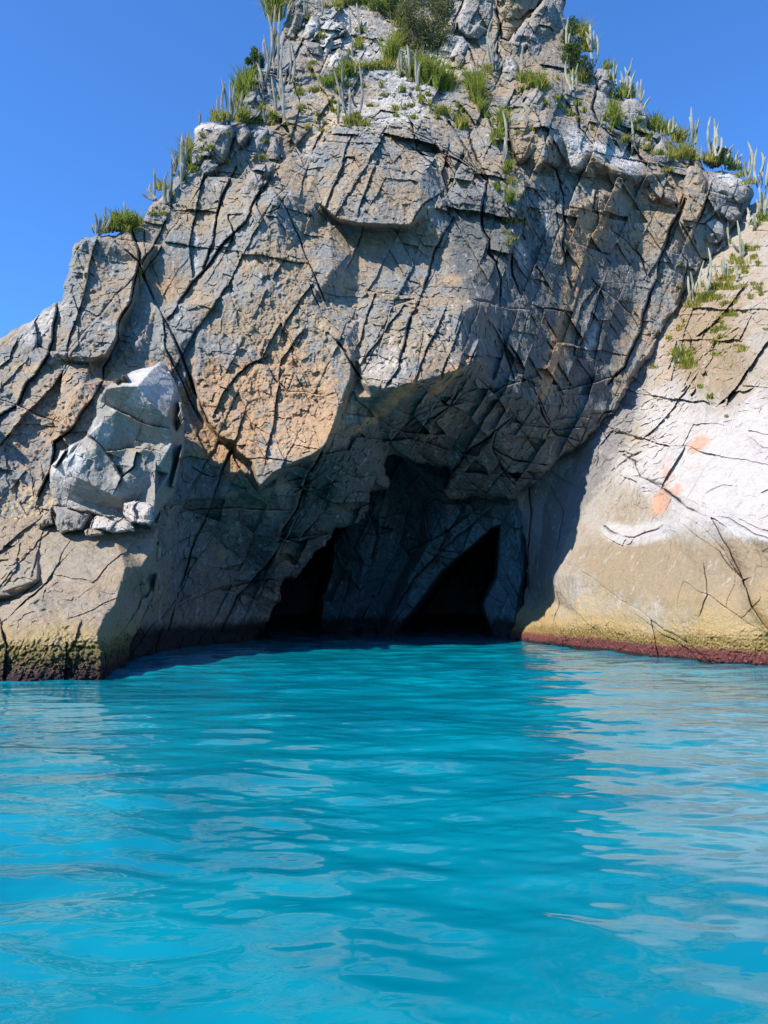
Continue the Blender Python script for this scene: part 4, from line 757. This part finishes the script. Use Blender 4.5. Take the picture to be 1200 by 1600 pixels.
sr([(990, 222), (1000, 206), (1018, 202), (1032, 212), (1030, 226), (1016, 238), (1002, 236)], 47.8, 'brown grey rounded rock below the cream topped boulder', M_CLIFF, .9, 0, .8, 54, back=2.5, name='rock', cat='rock')
sr([(1014, 240), (1022, 226), (1034, 216), (1046, 228), (1056, 250), (1040, 258), (1020, 256)], 47.7, 'pale grey angular block left of the grassy notch on the right skyline', M_BLOCK, .9, 0, .8, 55, back=2.5)
sr([(1064, 290), (1070, 268), (1078, 258), (1095, 262), (1106, 282), (1108, 310), (1096, 328), (1085, 338), (1068, 322)], 47.0, 'brown cracked block hanging below the right skyline', M_CLIFF, 1.2, 0, .3, 56, warm=[(1085, 305, 20, 30, 0, .6)], back=3)
sr([(1112, 300), (1110, 285), (1118, 272), (1140, 270), (1162, 280), (1175, 296), (1170, 310), (1155, 320), (1130, 310)], 47.4, 'large whitish smooth block at the right end of the skyline', M_BLOCK, 1.2, 0, .9, 57, pale=[(1145, 278, 40, 12, 0, .9)], back=3.5)
sr([(1092, 362), (1100, 345), (1118, 338), (1134, 350), (1135, 368), (1122, 384), (1104, 382)], 46.8, 'pale rounded block hanging under the whitish end block', M_BLOCK, 1.1, 0, .2, 58, pale=[(1115, 350, 16, 14, 0, .7)], back=2.5)
sr([(1108, 318), (1128, 314), (1152, 322), (1160, 335), (1148, 348), (1138, 346), (1122, 334), (1106, 336)], 47.2, 'brown ledge block between the whitish end block and the pale hanging block', M_CLIFF, .8, 0, .3, 59, warm=[(1140, 330, 20, 10, 0, .5)], back=2.5, name='rock', cat='rock')
sr([(1002, 300), (1005, 285), (1020, 272), (1035, 285), (1052, 296), (1062, 318), (1050, 322), (1030, 312), (1018, 318)], 46.4, 'tan jointed rock under the right skyline, left of the brown cracked block', M_CLIFF, .8, 0, .4, 60, warm=[(1030, 300, 30, 20, 0, .7)], back=2.5, name='rock', cat='rock')
print('rocks', time.time() - T0)

# ------------------------------------------------------------------ plants
def plain_mat(name, c1, c2, scale=3.0, rough=0.8, trans=0.0, bump=0.0):
    s = NT(name)
    s.t.links.new(s.mix(s.ramp(s.noise(scale, 3), 0.35, 0.65), c1, c2), s.b.inputs['Base Color'])
    s.b.inputs['Roughness'].default_value = rough
    s.b.inputs['Specular IOR Level'].default_value = 0.3
    if trans:
        tr = s.t.nodes.new('ShaderNodeBsdfTranslucent'); tr.inputs['Color'].default_value = (*[min(1, x * 1.6) for x in c2], 1)
        mx = s.t.nodes.new('ShaderNodeMixShader'); mx.inputs[0].default_value = trans
        s.t.links.new(s.b.outputs[0], mx.inputs[1]); s.t.links.new(tr.outputs[0], mx.inputs[2])
        s.t.links.new(mx.outputs[0], s.t.nodes['Material Output'].inputs['Surface'])
    return s.m
M_CACTUS = plain_mat('cactus_skin', (0.38, 0.36, 0.27), (0.22, 0.23, 0.14), 1.6)
M_CACTUS2 = plain_mat('grey_cactus_skin', (0.30, 0.28, 0.24), (0.17, 0.16, 0.125), 1.6)
M_GREEN = plain_mat('fresh_grass', (0.12, 0.17, 0.02), (0.20, 0.23, 0.035), 2.0, 0.7, 0.3)
M_YELLOW = plain_mat('dry_grass', (0.34, 0.28, 0.07), (0.26, 0.25, 0.05), 2.0, 0.7, 0.3)
M_DARK = plain_mat('dark_leaves', (0.055, 0.085, 0.022), (0.08, 0.12, 0.03), 2.0, 0.6, 0.2)
M_OLIVE = plain_mat('olive_leaves', (0.085, 0.095, 0.035), (0.14, 0.145, 0.06), 1.2, 0.6, 0.2)
M_TWIG = plain_mat('twig_bark', (0.12, 0.09, 0.06), (0.2, 0.16, 0.12), 3)

def rock_at(px, py):
    for r in range(0, 26, 2):
        for dx, dy in ((0, 1), (0, 0), (-1, 1), (1, 1), (-1, 0), (1, 0)):
            y = surf(px + dx * r, py + dy * r)
            if y: return y
    return 48.0

def tube(path, rad, sides=8, ribbed=True):
    V, Fs = [], []
    n = len(path)
    for k, p in enumerate(path):
        a = path[max(0, k - 1)]; b = path[min(n - 1, k + 1)]
        d = (b - a).normalized(); x = d.cross(Vector((0, 1, 0.01))).normalized(); y = d.cross(x)
        for j in range(sides * 2):
            t = math.pi * j / sides
            r = rad[k] * (1.0 if (j % 2 == 0 or not ribbed) else 0.72)
            q = p + x * (math.cos(t) * r) + y * (math.sin(t) * r)
            V.append(tuple(q))
    m = sides * 2
    for k in range(n - 1):
        for j in range(m):
            Fs.append((k * m + j, k * m + (j + 1) % m, (k + 1) * m + (j + 1) % m, (k + 1) * m + j))
    return V, Fs
def cactus(bx, by, tops, label, r=0.095, mat=None, group='columnar cacti growing on the headland', seed=0):
    rr = random.Random(int(bx * 31 + by * 7 + seed))
    Y = rock_at(bx, by) - 0.12
    base = Vector(P(bx, by, Y)); base.z -= 0.15
    root = bpy.data.objects.new('cactus', None); root.location = base; root.empty_display_size = 0.3
    COL.objects.link(root)
    tag(root, label, 'cactus', group)
    mat = mat or M_CACTUS
    tops = list(tops)
    if len(tops) > 1:
        for _ in range(rr.choice((0, 1, 1, 2))):
            t0 = tops[rr.randrange(len(tops))]
            tops.append((t0[0] + rr.uniform(-9, 9), by - (by - t0[1]) * rr.uniform(.3, .75)))
    for k, tp in enumerate(tops):
        tx, ty = tp[0], tp[1]
        yy = Y + rr.uniform(-.35, .25)
        top = Vector(P(tx, ty, yy))
        off = Vector((rr.uniform(-.12, .12), rr.uniform(-.15, .1), 0))
        h = (top - base).length
        st = base + off
        if k and rr.random() < 0.45 and h > 1.2:      # an arm leaving the first stem part way up
            st = base + (Vector(P(*tops[0][:2], Y)) - base) * rr.uniform(.12, .3)
        path = []; rad = []
        n = 11
        bend = Vector((rr.uniform(-.10, .10), rr.uniform(-.10, .10), 0)) * h
        for i in range(n):
            t = i / (n - 1)
            px_ = st.x + (top.x - st.x) * (t ** 0.62 if k else t)
            q = Vector((px_, st.y + (top.y - st.y) * t, st.z + (top.z - st.z) * t)) + bend * math.sin(math.pi * t)
            path.append(q - base)
            e = 0.45 if i == n - 1 else (0.88 if i == n - 2 else 1.0)
            rad.append(r * rr.uniform(.9, 1.1) * (0.8 + 0.25 * math.sin(math.pi * min(1, t * 1.1))) * e)
        path.append(path[-1] + (path[-1] - path[-2]).normalized() * r * .5); rad.append(r * .12)
        V, Fs = tube(path, rad)
        o = mesh_obj('stem', V, Fs, mat, parent=root, smooth=False)
    return root
G1 = 'cacti on the left shoulder'; G2 = 'cacti around the summit'; G3 = 'cacti on the right skyline'; G4 = 'cacti on the right slope'
C = [
 (155, 362, [(143, 350), (148, 333), (158, 340), (164, 322)], 'sparse cactus cluster at the far left end of the shoulder above the sheer corner', G1),
 (175, 358, [(172, 338), (180, 345)], 'short grey green cactus in the leafy tuft above the sheer left corner', G1),
 (193, 352, [(193, 316), (186, 338)], 'tallest thin cactus rising out of the leafy tuft on the lower left shoulder', G1),
 (210, 348, [(207, 330), (214, 336)], 'stubby cactus at the right edge of the leafy tuft on the lower left shoulder', G1),
 (243, 308, [(229, 295), (236, 286), (241, 264)], 'thin cactus with one dark upright stem between the leafy tuft and the dry tuft', G1),
 (262, 314, [(268, 248), (262, 268), (258, 285)], 'tall pale cactus leaning right beside the dry yellow tuft', G1),
 (284, 290, [(285, 208), (292, 215), (280, 240)], 'tall cactus column rising in front of the green patch left of the large square block', G1),
 (274, 270, [(267, 234), (276, 246)], 'dark forked cactus leaning left against the sky below the large square block', G1),
 (311, 192, [(311, 174)], 'single short cactus stem standing on top of the large square block', G1),
 (350, 190, [(345, 122), (352, 128), (341, 150)], 'tall cactus with three stems on the yellow tuft above the large square block', G1),
 (360, 190, [(359, 126), (366, 133)], 'pair of straight cactus stems in the middle of the stand above the big square block', G1),
 (368, 190, [(379, 142), (372, 160)], 'curved cactus stem arching right at the end of the stand above the big square block', G1),
 (371, 258, [(371, 236)], 'lone thin cactus stem in front of the narrow leaning grey block', G1),
 (330, 272, [(335, 254)], 'short slanting cactus stem right of the small tucked grey block', G1),
 (392, 190, [(388, 165), (394, 170)], 'short cactus below the round topped boulder on the left skyline', G1),
 (410, 150, [(405, 75), (412, 55), (401, 98)], 'tall cactus at the lower end of the dense stand on the upper left skyline', G2),
 (420, 115, [(418, 22), (413, 60)], 'tallest cactus, near the middle of the dense stand on the upper left skyline', G2),
 (428, 110, [(424, 20), (430, 8)], 'twin tall cactus columns in the dense stand on the upper left skyline', G2),
 (438, 120, [(437, 14), (433, 48)], 'tall cactus with a lower arm, uppermost of the dense stand on the upper left skyline', G2),
 (444, 190, [(441, 70), (446, 120)], 'long slim cactus stem beside the tall narrow grey rock', G2),
 (452, 128, [(450, 62), (456, 70)], 'pale cactus pair leaning over the tan grey slab face', G2),
 (432, 170, [(424, 120), (435, 130)], 'cactus curving from under the dense stand on the upper left skyline', G2),
 (414, 192, [(411, 168), (417, 172)], 'small cactus pair on the rubble right of the round topped boulder', G2),
 (477, 24, [(474, -8), (480, 5)], 'short cactus between the tall narrow rock and the slanting crest boulder', G2),
 (500, 22, [(499, -12)], 'single cactus at the top frame edge above the pale crest boulders', G2),
 (545, 190, [(522, 108), (535, 98), (546, 138)], 'large candelabra cactus with wide arms above the small yellow ledge tuft', G2),
 (556, 188, [(561, 100), (553, 140)], 'upright cactus right of the large candelabra cactus', G2),
 (530, 190, [(529, 155)], 'short pale cactus stem left of the large candelabra cactus', G2),
 (546, 48, [(545, 12)], 'single slender cactus stem on the pale slope below the summit grass', G2),
 (562, 58, [(557, 5), (564, 30)], 'taller slender cactus just right of the single slender stem below the summit grass', G2),
 (552, 88, [(551, 62)], 'short cactus at the right side of the tilted pale grey block', G2),
 (628, 118, [(627, 74), (624, 82)], 'left cactus of the three in the green band under the dark bush', G2),
 (638, 120, [(636, 70), (642, 78), (634, 92)], 'middle cactus, thickest of the three, in the green band under the dark bush', G2),
 (653, 132, [(650, 78), (655, 96)], 'long right cactus of the three in the green band under the dark bush', G2),
 (665, 92, [(663, 70), (668, 76)], 'short cactus at the lower edge of the dark bush', G2),
 (708, 50, [(705, 28), (710, 32)], 'short cactus pair between the dark bush and the lit crest boulder', G2),
 (706, 12, [(706, -10)], 'cactus stem at the top frame edge beside the lit crest boulder', G2),
 (768, 108, [(762, 58), (770, 28), (777, 64)], 'cactus group with one tall stem in the shadow left of the massive summit block', G2),
 (775, 108, [(782, 78), (772, 85)], 'short cactus at the foot of the tall stemmed group by the massive summit block', G2),
 (748, 128, [(747, 92)], 'single cactus stem above the grassy gully under the summit', G2),
 (740, 130, [(740, 110), (736, 113)], 'pale stubby cactus in the grassy gully under the summit', G2),
 (818, 105, [(818, 70), (813, 86)], 'cactus with a small side arm in front of the massive summit block', G2),
 (786, 250, [(786, 175), (789, 215)], 'long pale cactus hanging in the green crack in the middle of the upper wall', G2),
 (877, 144, [(878, 122)], 'thin cactus on the ledge below the massive summit block', G2),
 (888, 95, [(888, 28), (893, 42), (885, 50)], 'cactus clump against the dark shrub at the top of the right skyline', G3),
 (890, 85, [(884, 40), (897, 58)], 'pale cactus with short arms in front of the dark shrub on the right skyline', G3),
 (894, 140, [(884, 96), (903, 100), (895, 108)], 'v shaped cactus clump at the foot of the dark shrub on the right skyline', G3),
 (922, 78, [(922, 38), (915, 50), (928, 48)], 'cactus with sunlit tips on the upper right skyline above the dark shrub', G3),
 (930, 98, [(932, 55), (926, 66)], 'cactus just right of the sunlit tipped one on the upper right skyline', G3),
 (964, 145, [(960, 92), (965, 100), (954, 108)], 'cactus clump behind the smooth pale blue grey boulder', G3),
 (975, 148, [(988, 92), (976, 105), (970, 112)], 'cactus clump fanning right between the blue grey boulder and the cream topped boulder', G3),
 (980, 150, [(993, 110), (984, 120)], 'low spreading cactus at the right of the fanning clump on the right skyline', G3),
 (1000, 155, [(996, 128), (1002, 124), (1006, 140)], 'pale stubby cactus just behind the cream topped boulder', G3),
 (1005, 168, [(1016, 152)], 'single curved cactus stem poking out right of the cream topped boulder', G3),
 (988, 242, [(986, 184)], 'lone cactus stem standing in front of the cream topped boulder', G3),
 (1046, 206, [(1048, 186), (1057, 194), (1052, 182)], 'leaning cactus in the grassy notch of the right skyline', G3),
 (1060, 212, [(1062, 200), (1066, 208)], 'tiny cactus right of the leaning one in the grassy notch', G3),
 (1085, 222, [(1080, 168), (1077, 183), (1093, 183), (1087, 190)], 'candelabra cactus standing alone against the sky on the right skyline', G3),
 (1092, 250, [(1096, 230), (1088, 236)], 'dark short cactus on the grass below the lone candelabra cactus', G3),
 (1112, 240, [(1110, 183), (1116, 186), (1107, 210)], 'tall forked cactus right of the lone candelabra cactus', G3),
 (1118, 242, [(1123, 192), (1127, 214), (1119, 205)], 'tall cactus with a thick right column next to the forked one', G3),
 (1130, 250, [(1146, 226), (1140, 236), (1133, 228)], 'fanning low cactus between the tall pair and the thick double column', G3),
 (1148, 258, [(1154, 235), (1160, 240), (1150, 242)], 'low sprawling cactus left of the thick double column', G3),
 (1168, 278, [(1168, 221), (1172, 240), (1163, 252)], 'thick double column cactus near the right end of the skyline', G3),
 (1186, 290, [(1183, 231), (1190, 238), (1196, 245)], 'three armed cactus at the right frame edge against the sky', G3),
 (1196, 300, [(1203, 240), (1207, 260)], 'cactus cut by the right frame edge', G3),
 (1187, 335, [(1186, 292), (1190, 300), (1182, 312)], 'pale cactus below the three armed one at the right frame edge', G4),
 (1196, 332, [(1196, 296), (1200, 302)], 'pale upright cactus touching the right frame edge above the slope', G4),
 (1170, 352, [(1168, 325), (1172, 330)], 'short pale cactus at the top of the slope under the whitish end block', G4),
 (1178, 358, [(1177, 334), (1181, 340)], 'short cactus right of the one under the whitish end block', G4),
 (1158, 402, [(1152, 345), (1157, 372)], 'tall pale cactus on the edge of the slope left of the two short ones', G4),
 (1138, 382, [(1138, 340)], 'single thin cactus in the gap beside the pale hanging block', G4),
 (1152, 436, [(1148, 408), (1151, 415)], 'bent pale cactus on the dry middle of the upper slope', G4),
 (1134, 430, [(1128, 405), (1131, 402), (1136, 408)], 'row of short pale cactus stems left of the bent one on the slope', G4),
 (1101, 466, [(1096, 420), (1100, 408), (1107, 388), (1104, 418)], 'tight cluster of tall pale cacti by the dark joint on the slope', G4),
 (1108, 460, [(1110, 410), (1106, 425)], 'pale cactus at the right side of the tight cluster by the dark joint', G4),
 (1080, 472, [(1075, 432), (1079, 425), (1084, 445)], 'cactus cluster left of the tight tall one by the dark joint', G4),
 (1118, 425, [(1117, 412)], 'tiny cactus stem between the tight cluster and the row of short stems', G4),
 (1061, 562, [(1058, 530), (1062, 533)], 'lowest pale cactus, in the green tuft half way down the slope', G4),
]
for c in C:
    cactus(c[0], c[1], c[2], c[3], 0.072 if c[4] in (G2, G3) else 0.070, M_CACTUS if c[4] in (G3, G4) else M_CACTUS2, c[4])
print('cacti', len(C), time.time() - T0)

# grass: blades in tufts rooted on the rock  (x, y, half width, height, tone)
TUFTS = [(160, 364, 14, 9, 1), (178, 358, 16, 14, 0), (195, 354, 18, 18, 0), (208, 352, 12, 14, 0), (185, 362, 26, 8, 1), (252, 297, 10, 12, 1), (262, 310, 8, 10, 1), (290, 262, 8, 26, 0), (294, 240, 6, 20, 1), (286, 280, 6, 12, 0), (300, 268, 8, 8, 0),
 (342, 190, 12, 14, 1), (355, 190, 16, 12, 1), (382, 190, 16, 14, 1), (376, 150, 10, 22, 0), (386, 140, 10, 24, 0), (372, 170, 8, 18, 1), (396, 192, 14, 10, 0), (428, 186, 10, 10, 0), (216, 430, 5, 7, 0), (240, 336, 8, 5, 1), (258, 336, 8, 5, 1), (125, 374, 6, 5, 1),
 (430, 30, 12, 40, 1), (445, 0, 8, 24, 1), (560, 6, 40, 12, 0), (590, 14, 20, 14, 0), (530, 10, 12, 8, 1), (542, 118, 12, 18, 0), (528, 130, 10, 16, 0), (512, 136, 8, 12, 0), (574, 108, 22, 10, 1), (600, 108, 20, 12, 1), (612, 96, 12, 26, 0), (622, 70, 8, 16, 0), (660, 124, 18, 26, 0), (676, 130, 14, 28, 0), (694, 140, 14, 24, 0), (645, 112, 14, 18, 0), (640, 118, 20, 8, 1),
 (548, 194, 14, 10, 1), (566, 196, 16, 8, 1), (556, 190, 8, 12, 0), (690, 178, 14, 12, 1), (722, 200, 8, 16, 1), (746, 158, 9, 34, 0), (738, 138, 10, 20, 0), (752, 175, 6, 18, 0), (785, 200, 8, 24, 0), (776, 226, 7, 22, 0), (796, 266, 7, 14, 0), (798, 288, 6, 10, 1), (798, 318, 6, 18, 0), (793, 345, 7, 12, 1), (806, 346, 12, 14, 0), (800, 378, 7, 7, 1),
 (822, 128, 14, 14, 0), (838, 136, 14, 16, 0), (850, 140, 8, 14, 1), (655, 152, 4, 5, 1), (600, 150, 10, 4, 1), (580, 166, 10, 4, 1), (640, 165, 12, 4, 1), (617, 172, 7, 7, 1), (525, 175, 8, 8, 0), (500, 180, 8, 5, 1), (560, 76, 8, 12, 1), (565, 50, 8, 8, 0), (665, 60, 6, 6, 0), (630, 40, 14, 18, 0),
 (910, 60, 10, 20, 1), (918, 80, 12, 18, 1), (908, 128, 12, 12, 1), (900, 120, 8, 10, 1), (948, 108, 10, 10, 0), (968, 152, 12, 14, 0), (980, 152, 14, 14, 0), (958, 178, 6, 18, 0), (962, 196, 8, 20, 0), (978, 222, 8, 10, 1), (1024, 200, 12, 16, 0), (1036, 206, 12, 14, 0), (1050, 212, 12, 12, 1), (1060, 222, 12, 18, 1), (1070, 246, 18, 18, 1), (1056, 248, 12, 14, 1), (1085, 250, 14, 8, 1), (1112, 252, 12, 12, 1), (1128, 256, 14, 14, 0), (1146, 266, 14, 10, 0), (1160, 276, 12, 8, 0), (1172, 288, 12, 8, 1),
 (1192, 345, 14, 10, 0), (1180, 352, 10, 6, 1), (1168, 392, 14, 8, 1), (1150, 412, 16, 8, 1), (1135, 438, 18, 8, 1), (1120, 452, 18, 10, 1), (1104, 470, 10, 12, 0), (1096, 472, 12, 10, 0), (1082, 480, 14, 9, 1), (1118, 468, 10, 6, 1), (1140, 452, 16, 7, 1), (1160, 420, 12, 6, 1), (1138, 494, 12, 6, 0), (1124, 516, 12, 7, 0), (1126, 528, 8, 5, 1), (1057, 556, 8, 12, 0), (1064, 566, 10, 20, 0), (1075, 574, 12, 12, 0), (1070, 576, 12, 8, 1), (1094, 606, 4, 6, 0), (1110, 622, 6, 6, 0), (1135, 652, 3, 4, 1), (1020, 575, 6, 6, 1), (1045, 530, 5, 5, 1)]
rr = random.Random(5)
for zx0, zy0, zx1, zy1, n_, yel in ((480, 10, 720, 190, 60, .5), (400, 120, 560, 210, 26, .6), (700, 100, 900, 210, 30, .4), (770, 180, 815, 390, 12, .2), (880, 60, 1000, 220, 22, .4), (1000, 200, 1170, 270, 22, .5), (1060, 380, 1200, 560, 34, .7), (240, 260, 420, 200, 16, .5), (1080, 440, 1190, 480, 16, .7)):
    for k in range(n_):
        TUFTS.append((rr.uniform(zx0, zx1), rr.uniform(min(zy0, zy1), max(zy0, zy1)), rr.uniform(2.5, 7), rr.uniform(3, 8), 1 if rr.random() < yel else 0))
GV = {0: [], 1: []}; GF = {0: [], 1: []}
for (x, y, hw, h, tone) in TUFTS:
    n = int(20 + hw * h * 0.8)
    for k in range(n):
        bx = x + rr.gauss(0, hw * .5); by = y + rr.uniform(-.25, .12) * h
        Y0 = surf(bx, by)
        if Y0 is None and h < 8.01 and hw < 7.01: break
        if Y0 is None:
            Y0 = rock_at(x, y) + rr.uniform(-.2, .6)
        mpp = Y0 / F
        p0 = Vector(P(bx, by, Y0 - 0.05))
        L = h * mpp * rr.uniform(.6, 1.5)
        lean = Vector((rr.gauss(0, .45), rr.gauss(-.25, .4), 0))
        p1 = p0 + Vector((0, 0, L * .55)) + lean * L * .3
        p2 = p0 + Vector((0, 0, L * rr.uniform(.55, 1.0))) + lean * L * rr.uniform(.6, 1.0)
        wd = rr.uniform(.018, .04)
        a = rr.uniform(0, math.pi); s_ = Vector((math.cos(a), math.sin(a), 0)) * wd
        tn = tone if rr.random() > .2 else 1 - tone
        V = GV[tn]; b = len(V)
        V += [tuple(p0 - s_), tuple(p0 + s_), tuple(p1 + s_), tuple(p1 - s_), tuple(p2 + s_ * .15), tuple(p2 - s_ * .15)]
        GF[tn] += [(b, b + 1, b + 2, b + 3), (b + 3, b + 2, b + 4, b + 5)]
g0 = mesh_obj('grass', GV[0], GF[0], M_GREEN)
tag(g0, 'fresh green grass tufts growing in cracks and ledges of the rock', 'grass', kind='stuff')
g1 = mesh_obj('dry_grass', GV[1], GF[1], M_YELLOW)
tag(g1, 'yellowish dry grass tufts growing on the rock ledges', 'grass', kind='stuff')

def shrub(name, x, y, hw, hh, label, mat, n, leaf=0.09, depth=1.3, off=0.0, seed=1):
    rr = random.Random(seed)
    Y = rock_at(x, y + hh * .6) - off
    mpp = Y / F
    base = Vector(P(x, y + hh, Y))
    root = bpy.data.objects.new(name, None); root.location = base; COL.objects.link(root)
    tag(root, label, 'shrub', 'shrubs on the headland')
    rx, rz = hw * mpp, hh * mpp
    clumps = []
    for k in range(int(10 + n / 260)):
        while True:
            a = Vector((rr.uniform(-1, 1), rr.uniform(-1, 1), rr.uniform(-1, 1)))
            if a.length < 1: break
        clumps.append((Vector((a.x * rx * .95, a.y * depth * .8, rz + a.z * rz * .9)), rr.uniform(.12, .36) * min(rx, rz) + .1))
    V, Fs = [], []
    for k in range(n):
        c, r = clumps[rr.randrange(len(clumps))]
        d = Vector((rr.gauss(0, 1), rr.gauss(0, 1), rr.gauss(0, 1))).normalized() * r * rr.uniform(.55, 1.1)
        p = c + d
        u = Vector((rr.gauss(0, 1), rr.gauss(0, 1), rr.gauss(0, .7) + .4)).normalized(); v = u.cross(Vector((rr.gauss(0, 1), rr.gauss(0, 1), 1))).normalized()
        l = leaf * rr.uniform(.6, 1.3)
        b = len(V)
        V += [tuple(p - u * l), tuple(p + v * l * .4), tuple(p + u * l), tuple(p - v * l * .4)]
        Fs.append((b, b + 1, b + 2, b + 3))
    mesh_obj('crown', V, Fs, mat, parent=root)
    V, Fs = [], []
    for c, r in clumps:
        path = [Vector((0, 0, -.15)) * (1 - t) + c * t + Vector((0, 0, .15 * math.sin(math.pi * t))) for t in (0, .35, .7, 1)]
        v2, f2 = tube(path, [.05, .035, .022, .01], 3, False)
        b = len(V); V += v2; Fs += [tuple(i + b for i in f) for f in f2]
    mesh_obj('branches', V, Fs, M_TWIG, parent=root)
    return root
shrub('shrub', 660, 42, 48, 56, 'large dense dark olive shrub at the top of the pale slope', M_OLIVE, 11000, .085, 1.8, .3, 1)
shrub('shrub', 612, 8, 34, 22, 'lower dark green shrub left of the large olive one at the summit', M_DARK, 4500, .085, 1.2, .2, 2)
shrub('shrub', 396, 105, 14, 36, 'dark green shrub behind the cacti on the upper left skyline', M_DARK, 3500, .085, .9, -.6, 3)
shrub('shrub', 893, 78, 20, 48, 'dark green shrub draped over the upper right skyline', M_DARK, 6500, .085, 1.2, -.2, 4)
shrub('shrub', 190, 346, 22, 14, 'small bright leafy shrub above the sheer left corner', M_GREEN, 2200, .06, .6, 0, 5)
shrub('shrub', 1122, 246, 26, 12, 'low dark green shrub among the cacti near the right end of the skyline', M_DARK, 2500, .07, .8, 0, 6)
shrub('shrub', 912, 112, 14, 22, 'small dark shrub left of the smooth pale blue grey boulder', M_DARK, 2200, .07, .8, 0, 7)
shrub('shrub', 672, 116, 24, 16, 'bright green bushy patch under the large olive shrub', M_GREEN, 3000, .07, .8, 0.1, 8)
shrub('shrub', 690, 12, 20, 26, 'olive green shrub touching the top frame edge beside the crest boulder', M_OLIVE, 3500, .085, 1.0, .2, 9)
print('plants', time.time() - T0)
